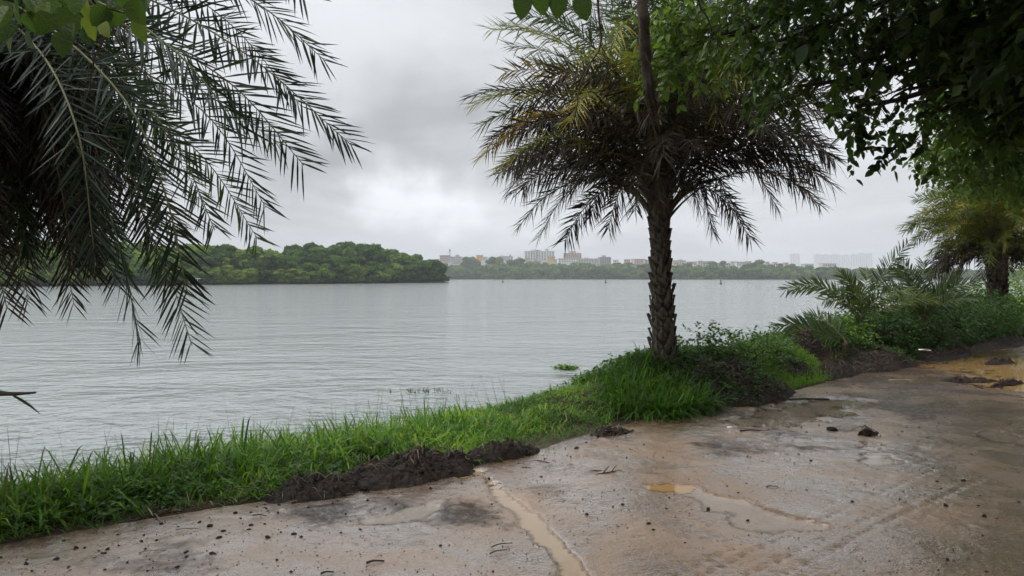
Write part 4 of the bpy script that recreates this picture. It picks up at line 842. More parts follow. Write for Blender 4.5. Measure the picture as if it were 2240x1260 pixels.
# ------------------------------------------------------------------ heaps of dug-up black mud
def mud_pile(x, y, rx, ry, hgt, ang, label, seed, z0=None, rough=.35, roots=14, crumbs=60, name='mud_pile'):
    p = np.array([x, y, float(gz(x, y)[0]) if z0 is None else z0]); t = tag(empty(name, p), label, 'mud heap', 'mud heaps along the road edge')
    nr, na = 36, 72; q = np.linspace(0, 1.12, nr); a = np.linspace(0, 2 * np.pi, na, endpoint=False); Q, A = np.meshgrid(q, a, indexing='ij')
    rad = 1 + .22 * fbm(np.cos(A) * 1.6 + seed, np.sin(A) * 1.6, seed, 3)
    lx = Q * np.cos(A) * rx * rad; ly = Q * np.sin(A) * ry * rad; c, s = math.cos(ang), math.sin(ang); X = lx * c - ly * s; Y = lx * s + ly * c
    k = max(rx, ry)
    body = np.clip(1 - Q ** 2.6, -.3, 1) * (.75 + .5 * vnoise((X + seed) * 2.2, Y * 2.2, seed + 9))
    lump = fbm((X + seed) * 3.2, Y * 3.2, seed + 3, 4, .6); fine = fbm((X + seed) * 14, Y * 14, seed + 5, 3, .6)
    Z = hgt * (body * (1 + rough * 1.6 * lump)) + .06 * fine * np.clip(body + .2, 0, 1) * min(1, hgt / .12)
    base = gz((p[0] + X).ravel(), (p[1] + Y).ravel()).reshape(X.shape) - p[2]
    Z = Z * 1.0 + base - .012
    V = np.stack([X + .03 * lump, Y + .03 * fine, Z], -1).reshape(-1, 3)
    i = np.arange(nr - 1)[:, None] * na; j = np.arange(na)[None]; j2 = (j + 1) % na
    F = np.stack([i + j, i + na + j, i + na + j2, i + j2], -1).reshape(-1, 4)
    obj('mound', mesh('mound', V, [F], m_mud, {'tint': np.full(len(V), .5)}, [0], False), t)
    mb = MB()                                               # crumbs
    for k2 in range(crumbs):
        v = V[rng.integers(0, len(V))] + [0, 0, .004]; r = rng.uniform(.006, .028)
        if k2 % 2: kx = rng.uniform(1.0, 1.45); v = V[-na + rng.integers(0, na)] * [kx, kx, 0]; v[2] = float(gz(p[0] + v[0], p[1] + v[1])[0]) - p[2]; r *= .6
        o8 = np.array([(1, 0, 0), (-1, 0, 0), (0, 1, 0), (0, -1, 0), (0, 0, 1), (0, 0, -1)]) * r * rng.uniform(.6, 1.3, (6, 1)); mb.add(v + o8, [np.array([(0, 2, 4), (2, 1, 4), (1, 3, 4), (3, 0, 4), (2, 0, 5), (1, 2, 5), (3, 1, 5), (0, 3, 5)])], .3)
    tag(mb.build('crumbs', m_clod, t), kind='stuff')
    mb = MB()
    for k2 in range(roots):
        v = V[rng.integers(0, len(V) * 3 // 4)]; d = np.array([rng.normal(0, .12), rng.normal(0, .12), .02]); P = spline([v, v + d * .5 + [0, 0, .04], v + d + [0, 0, rng.uniform(-.03, .03)]], 7)
        V_, F_ = tube(P, np.linspace(.004, .002, 7) * rng.uniform(.6, 1.5), 4); mb.add(V_, F_, rng.uniform(0, .8))
    n = roots * 6; Pb = V[rng.integers(0, len(V) * 3 // 4, n)]; Vb, Fb, pr = blades(Pb, rng.normal(0, 1, (n, 3)) + [0, 0, .2], rng.normal(0, .4, (n, 3)) + UP, rng.uniform(.03, .12, n), rng.uniform(.004, .012, n), .2); mb.add(Vb, Fb, np.repeat(np.clip(rng.normal(.25, .22, n), 0, 1), pr))
    tag(mb.build('roots', m_straw, t), kind='stuff')
    if hgt > .18:
        mb = MB(); n = int(330 * rx * ry / .3); Pb = V[rng.integers(0, len(V) * 5 // 6, n)]; Pb = Pb[(vnoise(Pb[:, 0] * 4 + seed, Pb[:, 1] * 4, seed) > (.3 if hgt > .25 else .45)) & ((Pb[:, 1] > -.25 * ry) | (hgt > .25))]
        if len(Pb) > 3:
            leaves_on_twigs(mb, None, Pb, rng.normal(0, .6, Pb.shape) + UP * .8, 6, .16, .05, .35, .2, .5, 1); tag(mb.build('sprouts', m_weed, t), kind='stuff')
    return t
mud_pile(-.80, 5.98, .66, .33, .165, .62, 'black root-filled mud heap beside the near grass', 5, roots=26, crumbs=110)
mud_pile(-1.42, 5.52, .42, .22, .10, .6, 'low crumbly mud heap left of the root-filled one', 9, roots=14, crumbs=80)
mud_pile(-.12, 6.55, .48, .17, .15, .62, 'smooth black mud spur ending the near grass', 13, rough=.18, roots=4, crumbs=30)
mud_pile(2.95, 9.72, 1.05, .5, .26, .62, 'large black mound of dug-up mud right of the middle palm', 17, roots=60, crumbs=160)
mud_pile(4.95, 12.5, .34, .28, .2, .3, 'straw-topped mud clump standing up on the mound', 23, roots=30, crumbs=40)
mud_pile(4.35, 11.5, .45, .35, .10, .5, 'brown mud patch below the straw-topped clump', 27, roots=16, crumbs=50)
mud_pile(6.5, 13.1, 1.3, .5, .2, .75, 'long black mud bank under the young palms', 29, roots=70, crumbs=170)
mud_pile(5.3, 12.0, .85, .2, .14, .75, 'low black mud ridge along the road before the green patch', 31, roots=18, crumbs=90)
mud_pile(8.8, 14.95, 1.4, .34, .16, .76, 'dark mud edge beside the ochre puddle', 37, roots=30, crumbs=120)
mud_pile(11.6, 17.5, 2.2, .4, .15, .78, 'dark mud edge running off to the right picture edge', 39, roots=30, crumbs=120)
mud_pile(1.02, 7.55, .28, .14, .05, .5, 'flat patch of dark crumbs on the road near the palm grass', 41, roots=6, crumbs=120)
o_ = onroad(2185, 795); mud_pile(o_[0], o_[1], .45, .16, .10, .5, 'dark mud lump standing in the ochre puddle', 43, z0=-.005, roots=6, crumbs=40)
o_ = onroad(2115, 835); mud_pile(o_[0], o_[1], .5, .14, .06, .1, 'flat mud lump at the near side of the ochre puddle', 45, z0=0, roots=5, crumbs=40)
o_ = onroad(2205, 842); mud_pile(o_[0], o_[1], .42, .09, .07, .5, 'narrow mud ridge in the near corner of the ochre puddle', 47, z0=-.005, roots=5, crumbs=30)
o_ = onroad(1900, 952); mud_pile(o_[0], o_[1], .17, .05, .07, .45, 'log-shaped dark clod lying on the road at right', 49, z0=0, roots=3, crumbs=12)

# ------------------------------------------------------------------ clods, stones, sticks and litter on the road
def lump_mesh(seed, r=1.0):
    import bmesh
    bm = bmesh.new(); bmesh.ops.create_icosphere(bm, subdivisions=2, radius=r)
    V = np.array([v.co[:] for v in bm.verts]); F = np.array([[v.index for v in f.verts] for f in bm.faces]); bm.free()
    k = 1 + .28 * fbm(V[:, 0] * 1.3 + seed * 3.1, V[:, 1] * 1.3 + V[:, 2] * 1.7, seed, 3); V = V * k[:, None] * [1.2, .9, .62]
    return mesh('clod', V, [F], m_clod, {'tint': np.full(len(V), .5)}, [0], False)
LUMP = [lump_mesh(k) for k in range(6)]
def clod(x, y, r, label, group=None):
    p = onroad(x, y); o = obj('clod', LUMP[rng.integers(0, 6)], None, (p[0], p[1], r * .3)); o.scale = (r, r, r); o.rotation_euler = (rng.normal(0, .3), rng.normal(0, .3), rng.uniform(0, 6))
    tag(o, label, 'clod', group)
clod(1820, 943, .05, 'round dark stone sitting alone beside the log-shaped clod'); clod(1262, 985, .03, 'round black clod by the grass tip at the road edge')
for (x, y) in [(163, 1201), (228, 1212), (218, 1206), (234, 1203), (62, 1228), (60, 1237), (92, 1196), (140, 1185), (238, 1230), (345, 1140), (355, 1148), (390, 1153), (437, 1144), (458, 1152), (340, 1183), (408, 1210), (412, 1220), (475, 1178), (460, 1213), (528, 1135), (540, 1162), (642, 1170), (748, 1167), (488, 1164), (583, 1148), (182, 1200), (228, 1248), (300, 1246), (390, 1244), (515, 1124), (262, 1171), (310, 1173), (554, 1152), (18, 1240), (120, 1226), (582, 1178)]:
    clod(x + rng.normal(0, 3), y, rng.uniform(.008, .019), 'small dark clod strewn on the pale road at lower left', 'clods strewn at lower left')
for k in range(46):
    x, y = rng.uniform(1150, 2200), rng.uniform(930, 1180); clod(x, y, rng.uniform(.006, .018), 'tiny dark crumb of mud on the wet road right of the stream', 'crumbs on the wet road')
def stick(x, y, ln, ang, r, label, mat=m_twig, fork=0, group=None, tint=.4):
    p = onroad(x, y, .012); t = MB(); d = np.array([math.cos(ang), math.sin(ang), 0]); nn = np.array([-d[1], d[0], 0])
    P = spline([p - d * ln / 2, p - d * ln * .1 + nn * ln * .04 + [0, 0, .006], p + d * ln / 2], 9); V, F = tube(P, np.linspace(r, r * .6, 9), 6); t.add(V, F, tint)
    for k in range(fork):
        q = P[3 + k]; e = (d * math.cos(.7 * (-1) ** k) + nn * math.sin(.7 * (-1) ** k)); V, F = tube(spline([q, q + e * ln * .25 + [0, 0, .02], q + e * ln * .45 + [0, 0, .03]], 6), np.linspace(r * .7, r * .35, 6), 5); t.add(V, F, tint)
    o = t.build('stick', mat, None, True, shift=p); o.location = tuple(p); tag(o, label, 'stick', group)
stick(1335, 1036, .28, .35, .008, 'forked dark twig lying across the road below the palm grass', fork=3); stick(1303, 1031, .1, .2, .006, 'short dark stick just left of the forked twig')
stick(1185, 1010, .16, -.45, .005, 'thin stick beside the tip of the mud spur'); stick(1150, 1024, .1, 0, .006, 'dark stub between the mud spur and the trickle')
stick(335, 1206, .15, .25, .004, 'pale thin straw on the road at lower left', m_straw, tint=.95); stick(410, 1158, .14, .1, .004, 'tan straw on the pale road near the grass edge', m_straw, tint=.7)
stick(568, 1128, .1, -.1, .005, 'short dark twig near the left foot of the mud heaps'); stick(821, 1229, .1, .3, .007, 'small dark stick on the pale road at the bottom'); stick(716, 1253, .07, .3, .006, 'dark stub at the very bottom of the road')
stick(1098, 1192, .14, .5, .004, 'thin twig left of the trickle, upper of two'); stick(1090, 1207, .12, .6, .004, 'thin twig left of the trickle, lower of two')
stick(340, 1128, .35, .75, .005, 'long thin stem leaning from the grass edge onto the road'); stick(1650, 942, .3, 0, .008, 'dark stick on the mud patches right of the palm'); stick(1770, 874, .55, .1, .02, 'black stick lying in the bright puddle'); stick(1600, 896, .3, .05, .01, 'black stick at the foot of the large mound')
stick(1975, 832, .42, -.05, .016, 'tan sliver of wood on the road near the mud ridge', m_straw, tint=.95); stick(1690, 1065, .09, -.2, .005, 'small twig on the middle road')
stick(700, 1090, .5, .5, .005, 'long pale root trailing over the low mud heap', m_straw, tint=.7)
def flat_bit(x, y, z, d, ln, wd, label, mat, tint, tilt=.6, cat='leaf', name='fallen_leaf'):
    p = at(x, y, d) if z is None else onroad(x, y, z)
    V, F, pr = blades(np.zeros((1, 3)), np.array([[rng.normal(0, .5), .3, tilt]]), np.array([[.3, -1, .6]]), ln, wd, .1, st=(0, .25, .6, .85, 1), wp=(.3, 1, .9, .5, 0), fold=.1)
    o = obj(name, mesh(name, V, F, mat, {'tint': np.full(len(V), tint)}, [0] * len(F), True), None, p); tag(o, label, cat)
flat_bit(1006, 998, None, 6.25, .1, .03, 'pale yellow leaf stuck upright on the black mud spur', m_straw, 1.0, 1.2)
m_white = plain('white_litter', (.75, .76, .74), .5)
def litter(x, y, r, label):
    p = onroad(x, y); o = obj('litter', mesh('litter', np.array([(-1, -.6, 0), (1, -.5, .05), (1.1, .5, .2), (-.8, .7, .1), (.1, 0, .55), (0, -.1, -.05)]) * r, [np.array([(0, 1, 4), (1, 2, 4), (2, 3, 4), (3, 0, 4), (1, 0, 5), (2, 1, 5), (3, 2, 5), (0, 3, 5)])], m_white), None, (p[0], p[1], .015)); tag(o, label, 'litter')
litter(1590, 884, .05, 'crumpled white scrap at the foot of the large mound'); litter(1596, 938, .03, 'white crumb on the wet road below the mound')
p_ = at(2025, 766, 13.4)
o = obj('litter', mesh('litter', np.array([(-.12, 0, 0), (.12, .03, -.02), (.12, .05, .0), (-.12, .03, .02), (0, -.02, .02)]), [np.array([(0, 1, 4), (1, 2, 4), (2, 3, 4), (3, 0, 4)]), np.array([(3, 2, 1, 0)])], m_white, None, [0, 0]), None, p_); tag(o, 'long white plastic strip on the dark mud bank', 'litter')

# grit and straw bits too small to count
mb = MB(); n = 9000; s = SX['mid'] + rng.normal(-1.0, 4.5, n); t = -np.abs(rng.gamma(1.3, 2.2, n)); X, Y = xy(s, t); Z = road_z(s, t, X, Y)[0]; kz = (Z > -.002) & (fbm(X * 1.2, Y * 1.2, 121, 3) > -.25); X, Y, Z = X[kz], Y[kz], Z[kz]; n = len(X)
r = rng.uniform(.0018, .0055, n) * np.where(rng.random(n) < .06, 2.2, 1); o8 = np.array([(1, 0, 0), (-1, 0, 0), (0, 1, 0), (0, -1, 0), (0, 0, .7), (0, 0, -.7)])
V = np.stack([X, Y, Z + r * .3], -1)[:, None] + o8[None] * r[:, None, None] * rng.uniform(.6, 1.4, (n, 6, 1)); F8 = np.array([(0, 2, 4), (2, 1, 4), (1, 3, 4), (3, 0, 4), (2, 0, 5), (1, 2, 5), (3, 1, 5), (0, 3, 5)])
mb.add(V.reshape(-1, 3), [(F8[None] + (np.arange(n) * 6)[:, None, None]).reshape(-1, 3)], .3)
tag(mb.build('grit', m_clod), 'fine dark grit scattered over the wet road', kind='stuff')
mb = MB(); n = 900; s = SX['mid'] + rng.normal(-.5, 4.5, n); t = -np.abs(rng.gamma(1.2, 1.6, n)); X, Y = xy(s, t); Z = road_z(s, t, X, Y)[0] + .004
V, F, pr = blades(np.stack([X, Y, Z], -1), rng.normal(0, 1, (n, 3)) * [1, 1, .06], np.tile(UP, (n, 1)), rng.uniform(.015, .07, n), rng.uniform(.002, .006, n), .0); mb.add(V, F, np.repeat(np.clip(rng.normal(.2, .25, n), 0, 1), pr))
tag(mb.build('straw_bits', m_straw), 'bits of straw and leaf stuck to the wet road', kind='stuff')
# ------------------------------------------------------------------ things in the water
def onlake(x, y): return onroad(x, y, WATER_Z)
m_buoy = plain('buoy_paint', (.03, .03, .035), .5)
for (x, y, lab) in [(1100, 618, 'dark buoy on the lake, leftmost of three'), (1325, 619, 'dark buoy on the lake just left of the palm trunk'), (1577, 621.5, 'dark buoy on the lake right of the palm trunk')]:
    p = onlake(x, y); a = np.linspace(0, 2 * np.pi, 12, endpoint=False); pr_ = [(.05, -.3), (.42, -.2), (.46, .1), (.3, .35), (.16, .45), (.14, .85), (.22, .95), (.2, 1.1), (.02, 1.2)]
    V = np.array([(r * np.cos(q), r * np.sin(q), z) for r, z in pr_ for q in a]); i = np.arange(len(pr_) - 1)[:, None] * 12; j = np.arange(12)[None]; j2 = (j + 1) % 12
    tag(obj('buoy', mesh('buoy', V, [np.stack([i + j, i + j2, i + 12 + j2, i + 12 + j], -1).reshape(-1, 4)], m_buoy, None, [0], True), None, p), lab, 'buoy', 'buoys on the lake')
p = onlake(1238, 808); fp = tag(empty('floating_plant', p), 'bright green clump of floating water plant off the palm bank', 'water plant'); mb = MB()
n = 70; C = np.stack([p[0] + rng.normal(0, .11, n), p[1] + rng.normal(0, .09, n), np.full(n, p[2])], -1); leaves_on_twigs(mb, None, C, rng.normal(0, .3, (n, 3)) + UP, 4, .1, .07, .8, .15, .6); mb.build('leaves', m_weed, fp, shift=p)
for (x0, x1, y, n, lab, hh) in [(875, 985, 859, 46, 'row of thin dark weed stems poking out of the lake', .10), (1280, 1330, 822, 14, 'few dark stalks beside the floating green clump', .09), (1205, 1225, 866, 6, 'tiny weed stems near the grassy shore', .12), (996, 1006, 872, 4, 'pair of weed stems off the right end of the weed row', .1), (855, 860, 862, 3, 'single weed stub off the left end of the weed row', .1)]:
    p = onlake((x0 + x1) / 2, y); t = tag(empty('water_weed', p), lab, 'water weed', 'weeds standing in the lake'); mb = MB(); q = np.array([onlake(x, yy) for x, yy in zip(rng.uniform(x0, x1, n), rng.uniform(y - 4, y + 2, n))]) - [0, 0, .03]
    V, F, pr = blades(q, rng.normal(0, .35, (n, 3)) + UP, rng.normal(0, .3, (n, 3)) + [0, -1, 0], rng.uniform(hh * .6, hh * 1.7, n), rng.uniform(.008, .02, n), .25); mb.add(V, F, np.repeat(rng.uniform(.0, .4, n), pr)); tag(mb.build('stems', m_weed, t, shift=p), kind='stuff')

# ------------------------------------------------------------------ trees across the water
def ftree_mat(name, cols): return leafmat(name, cols, .7, .25, 1.5, .08)
m_ft = ftree_mat('far_foliage', [(0, (.018, .042, .010)), (.35, (.042, .092, .015)), (.65, (.095, .165, .02)), (1, (.2, .25, .03))])
def crown_geo(seed, nl=12, nq=2300, size=.075, squash=.62):
    """a crown of unit height and about .5 radius: leafy lobes with gaps between"""
    r_ = np.random.default_rng(seed); V = []; tn = []
    for k in range(nl):
        a = k * GA + r_.normal(0, .3); h = r_.uniform(.28, .84); q = (.52 * (1 - ((h - .35) / .75) ** 2)) * r_.uniform(.45, 1.0); c = np.array([q * math.cos(a), q * math.sin(a), h]); rad = r_.uniform(.15, .27) * (1.05 - .3 * h)
        m_ = nq // nl; d = unit(r_.normal(0, 1, (m_, 3)) + [0, 0, .25]); P = c + d * rad * (r_.uniform(.55, 1.08, (m_, 1))) * [1, 1, squash]
        nn = unit(d + r_.normal(0, .55, (m_, 3)) + [0, 0, .35]); A = unit(np.cross(nn, r_.normal(0, 1, (m_, 3)))); B = np.cross(nn, A); s = size * r_.uniform(.5, 1.15, (m_, 1))
        V.append(np.stack([P - A * s, P + B * s * .6, P + A * s, P - B * s * .6], 1)); tn.append(np.full(m_ * 4, r_.normal(0, .07)) + np.repeat(r_.normal(0, .09, m_), 4))
    n = nq // 10; a = r_.uniform(0, 6.28, n); q = .5 * np.sqrt(r_.random(n)); P = np.stack([q * np.cos(a), q * np.sin(a), r_.uniform(.06, .35, n)], -1); nn = unit(r_.normal(0, 1, (n, 3))); A = unit(np.cross(nn, UP)); B = np.cross(nn, A); s = size
    V.append(np.stack([P - A * s, P + B * s * .6, P + A * s, P - B * s * .6], 1)); tn.append(np.repeat(r_.normal(-.08, .06, n), 4))
    return np.concatenate(V).reshape(-1, 3), np.concatenate(tn)
def quads(n): return np.arange(n * 4).reshape(-1, 4)
CROWN = []
for k in range(6):
    V, tn = crown_geo(200 + k, 13 + k % 4, 2600)
    CROWN.append([mesh('crown', V, [quads(len(V) // 4)], m_ft, {'tint': np.clip(tn + b, 0, 1)}, [0]) for b in (.22, .42, .62, .8)])
b_ = MB()
for q in range(5): a = q * 1.256; branch(b_, [[0, 0, -.03], [.02 * math.cos(a), .02 * math.sin(a), .25], [.28 * math.cos(a), .28 * math.sin(a), .6]], .022, .005, 7, 5)
_tm = b_.build('trunk', m_bark, None, True); TRUNK = _tm.data; bpy.data.objects.remove(_tm)
def ftree(x, y, z, h, wd, k, tn, label, group):
    t = tag(empty('shore_tree', (x, y, z)), label, 'tree', group); a = rng.uniform(0, 6.28)
    for nm, me in (('crown', CROWN[k][tn]), ('trunk', TRUNK)):
        o = obj(nm, me, t); o.scale = (wd, wd, h); o.rotation_euler = (0, 0, a)
    return t
# trees along the inland side of the road, which shade it
mb = MB()
for k, s in enumerate(np.arange(SX['left'] - 22, SX['far'] + 30, 4.2)):
    X, Y = xy(np.array(s), np.array(-11.5 + rng.normal(0, .6))); h = rng.uniform(7, 9.5)
    V, tn = crown_geo(600 + k % 5, 13, 1500, .10); a = rng.uniform(0, 6.28); c_, s_2 = math.cos(a), math.sin(a); wd = rng.uniform(8.5, 10.5)
    W_ = np.stack([(V[:, 0] * c_ - V[:, 1] * s_2) * wd + X, (V[:, 0] * s_2 + V[:, 1] * c_) * wd + Y, V[:, 2] * h], -1).reshape(-1, 4, 3); q_ = W_.mean(1)
    ok = (np.hypot(q_[:, 0], q_[:, 1]) > 4.5) & ~((q_[:, 1] > -1) & (q_[:, 0] < .75 * q_[:, 1] + 2.5)); W_ = W_[ok].reshape(-1, 3)      # boughs stop short of the road
    if len(W_): mb.add(W_, [quads(len(W_) // 4)], np.clip(tn.reshape(-1, 4)[ok].ravel() + .35, 0, 1))
tag(mb.build('roadside_thicket', m_ft), 'dense dark trees lining the inland side of the road', kind='stuff')
# wooded point at left
A0, A1 = np.array([-112., 150.]), np.array([-27., 283.]); U_ = unit(A1 - A0); INL = np.array([-U_[1], U_[0]])
def prof(px): return np.interp(px, [-300, 0, 200, 300, 400, 460, 520, 590, 650, 690, 760, 800, 830, 860, 920, 960, 980], [532, 532, 520, 525, 531, 523, 527, 533, 524, 516, 520, 511, 519, 534, 547, 562, 578])
# point of land under the trees
uu = np.linspace(-60, 165, 46); vv = np.array([-1.5, 0, 2, 6, 20, 50, 90, 140]); UU, VV = np.meshgrid(uu, vv, indexing='ij')
taper = np.clip((163 - UU) / 30, 0, 1) ** .5; wob_ = 2.5 * fbm(UU * .06, UU * 0, 111, 3)
PX = A0[0] + U_[0] * UU + INL[0] * (VV * taper + wob_); PY = A0[1] + U_[1] * UU + INL[1] * (VV * taper + wob_); PZ = np.interp(VV, [-1.5, 0, 2, 20, 140], [-1.0, -.38, .1, .9, 1.5]) * np.where(UU > 162, .0, 1) + np.where(UU > 162, -.8, 0)
tag(obj('wooded_point', mesh('wooded_point', np.stack([PX, PY, PZ], -1).reshape(-1, 3), [grid_faces(len(uu), len(vv))], m_ground, None, [0], True)), 'low wooded point of land at left', kind='structure')
NAMES = ['dark green', 'mid green', 'fresh green', 'yellow-green']
def pixel_of(x, y): return CX + x / y * F_PX
ORD = 'first second third fourth fifth sixth seventh eighth ninth tenth eleventh twelfth thirteenth fourteenth fifteenth sixteenth seventeenth eighteenth nineteenth twentieth'.split()
ORD += ['twenty-' + q for q in ORD[:9]] + ['thirtieth'] + ['thirty-' + q for q in ORD[:9]] + ['fortieth'] + ['forty-' + q for q in ORD[:9]]
for row, (v, hk, gap) in enumerate([(1.5, .42, 4.6), (6, .72, 5.6), (13, .9, 6.5), (24, 1.0, 8), (40, 1.0, 12)]):
    u = 160.0 - row * 1.5; cnt_ = 0
    while u > -52:
        ww = 2.5 * float(fbm(np.array(u * .06), np.array(0.), 111, 3)); tp_ = max(0, min(1, (163 - u) / 30)) ** .5
        q = A0 + U_ * u + INL * (v * tp_ + ww + rng.normal(0, .8)); px = pixel_of(*q); top = EYE + (HY - prof(px)) / F_PX * q[1]
        z = .1 if v < 5 else .6; h = max(1.6, (top - z) * hk * rng.uniform(.8, 1.04)); 
        if px > 930: h = min(h, (top - z) * .97)
        wd = min(h * rng.uniform(.95, 1.35), 13) if row else h * rng.uniform(1.1, 1.7)
        tn = int(rng.choice([0, 1, 2, 3], p=[.35, .35, .2, .1])) if px > 600 else int(rng.choice([0, 1, 2, 3], p=[.2, .3, .3, .2]))
        if px > 880: tn = min(tn, 1)
        if px > -60 and not (row >= 3 and 930 < px):
            ftree(q[0], q[1], z - .15, h / .98, wd, rng.integers(0, 6), tn, ('low ' if row == 0 else '') + NAMES[tn] + ' tree, ' + ORD[cnt_] + ' from the tip in the ' + ('waterside', 'front', 'middle', 'rear', 'rearmost')[row] + ' row at left', 'trees of the wooded point'); cnt_ += 1
        u -= gap * rng.uniform(.75, 1.25)
# a small open shelter and a jetty roof at the water
m_tin = plain('pale_tin', (.55, .57, .56), .5)
def shelter(x, y, wm, label):
    p = onroad(x, y, -.3); p = p * 1.0; t = tag(empty('shelter', p), label, 'shelter'); b1 = MB()
    box = lambda x0, x1, y0, y1, z0, z1: (np.array([(x0, y0, z0), (x1, y0, z0), (x1, y1, z0), (x0, y1, z0), (x0, y0, z1), (x1, y0, z1), (x1, y1, z1), (x0, y1, z1)]), [np.array([(3, 2, 1, 0), (4, 5, 6, 7), (0, 1, 5, 4), (1, 2, 6, 5), (2, 3, 7, 6), (3, 0, 4, 7)])])
    V, F = box(-wm / 2, wm / 2, -.9, .9, 1.55, 1.66); V[[4, 5], 2] -= .12; b1.add(V, F); b1.build('roof', m_tin, t)
    for sx in (-.42, .42): b1 = MB(); V, F = box(sx * wm - .06, sx * wm + .06, -.7, -.58, -.3, 1.55); b1.add(V, F); b1.build('post', m_tin, t)
    b1 = MB(); V, F = box(-.35, .25, -.4, .1, 0, .75); b1.add(V, F); b1.build('counter', m_tin, t)
BOX = lambda x0, x1, y0, y1, z0, z1: (np.array([(x0, y0, z0), (x1, y0, z0), (x1, y1, z0), (x0, y1, z0), (x0, y0, z1), (x1, y0, z1), (x1, y1, z1), (x0, y1, z1)], float), [np.array([(3, 2, 1, 0), (4, 5, 6, 7), (0, 1, 5, 4), (1, 2, 6, 5), (2, 3, 7, 6), (3, 0, 4, 7)])])
shelter(711, 619.5, 2.2, 'tiny pale shelter at the water under the wooded point'); shelter(425, 623, 2.6, 'pale flat roof at the water behind the palm fronds')

# far shore wood: one mass, built from many crowns
def topf(px): return np.interp(px, [900, 980, 1040, 1080, 1135, 1200, 1260, 1340, 1420, 1480, 1560, 1645, 1700, 1800, 1900, 2000, 2150, 2400], [572, 570, 567, 566, 566, 571, 573, 572, 571, 578, 579, 574, 578, 581, 584, 586, 588, 590])
FC = [crown_geo(400 + k, 9, 250, .165) for k in range(5)]
mb = MB(); X = -190.0
for row, (v, hm, gap) in enumerate([(3, 6, 5.5), (10, 10, 7), (24, 12, 8), (45, 12, 9), (75, 13, 11), (115, 13, 13), (165, 12, 17)]):
    X = -190.0
    while X < 640:
        y = float(shore_y(np.array(X))) + v + rng.normal(0, 2.5); px = pixel_of(X, y); z = float(land_z(np.array(X), np.array(y))); zt = EYE + (HY - topf(px)) / F_PX * y
        h = min(hm * rng.uniform(.7, 1.2), max(3.0, (zt - z) * rng.uniform(.92, 1.06)))
        if zt - z > 2.5:
            V, tn = FC[rng.integers(0, 5)]; wd = h * rng.uniform(.9, 1.5); a = rng.uniform(0, 6.28); c, s = math.cos(a), math.sin(a)
            W_ = np.stack([(V[:, 0] * c - V[:, 1] * s) * wd + X, (V[:, 0] * s + V[:, 1] * c) * wd + y, V[:, 2] * h + z - .05 * h], -1); mb.add(W_, [quads(len(V) // 4)], np.clip(tn + rng.choice([.2, .35, .5, .62]), 0, 1))
        X += gap * rng.uniform(.7, 1.3)
tag(mb.build('far_woodland', m_ft), 'hazy green wood along the far shore', kind='stuff')
for (px, yt, v, hk, lab) in [(1136, 561, 60, 1.15, 'pointed tree standing above the far wood left of the white block'), (1083, 559, 110, 1.0, 'round dark tree on the far rooftops right of the orange building'), (1028, 559, 120, 1.0, 'dark tree crown left of the orange building on the far shore'), (1648, 567, 70, 1.3, 'peaked tree clump on the far shore between the cream houses'), (1572, 567, 150, 1.3, 'rounded tree above the cream houses right of the palm trunk'), (1510, 571, 150, 1.3, 'low round tree among the cream houses close to the palm trunk'), (1718, 573, 60, 1.2, 'tree on the far shore left of the hazy towers'), (1365, 576, 80, 1.2, 'tree mound between grey building and palm trunk'), (1415, 575, 80, 1.1, 'tree just behind the palm trunk on the far shore')]:
    r0 = (px - CX) / F_PX; y = 700.0
    for _ in range(30): y = float(shore_y(np.array(r0 * y))) + v
    X = r0 * y; z = float(land_z(np.array(X), np.array(y))); h = EYE + (HY - yt) / F_PX * y - z; ftree(X, y, z, h, h * hk, rng.integers(0, 6), rng.integers(0, 2), lab, 'trees standing out on the far shore')

# ------------------------------------------------------------------ town beyond the far shore
def wallmat(c): return plain('wall_paint', c, .8, tuple(x * .82 for x in c), .15)
WM = {k: wallmat(v) for k, v in dict(white=(.72, .72, .69), cream=(.66, .60, .48), pink=(.58, .42, .37), orange=(.75, .36, .03), grey=(.33, .35, .36), yellow=(.68, .50, .20), pale=(.62, .60, .58), mint=(.5, .62, .55)).items()}
m_win = plain('far_window', (.06, .07, .08), .2); m_roof = plain('flat_roof', (.5, .48, .46), .85, (.38, .36, .34), .3)
_w = MB(); V, F = BOX(-.5, .5, -.06, .06, -.5, .5); _w.add(V, F); _wo = _w.build('window', m_win); WIN = _wo.data; bpy.data.objects.remove(_wo)
def building(x0, x1, yt, yb, d, wall, label, fl=3, cols=4, rot=0.0, dep=11, extras=(), ww=.5, wh=.45, cat='building', name='house'):
    c = at((x0 + x1) / 2, yb, d); wm = (x1 - x0) / F_PX * d; hm = (yb - yt) / F_PX * d; p = np.array([c[0], c[1], c[2]])
    t = tag(empty(name, p), label, cat, 'buildings beyond the far shore'); t.rotation_euler = (0, 0, rot)
    b1 = MB(); V, F = BOX(-wm / 2, wm / 2, 0, dep, -14, hm); b1.add(V, F)
    b1.build('wall', WM[wall], t)
    b1 = MB(); V, F = BOX(-wm / 2 - .3, wm / 2 + .3, -.3, dep + .3, hm, hm + .5); b1.add(V, F); b1.build('roof', m_roof if name == 'house' else WM['pale'], t)
    for (fx, w_, h_, col) in extras:
        b1 = MB(); V, F = BOX(fx * wm - w_ / 2, fx * wm + w_ / 2, 1.0, 6, hm + .5, hm + .5 + h_); b1.add(V, F); b1.build('roof_block', WM[col], t)
    for i in range(fl):
        for j in range(cols):
            o = obj('window', WIN, t, ((j + .5) / cols * wm - wm / 2, -.07, hm * (i + .55) / fl)); o.scale = (wm / cols * ww, 1.6, hm / fl * wh)
    return t
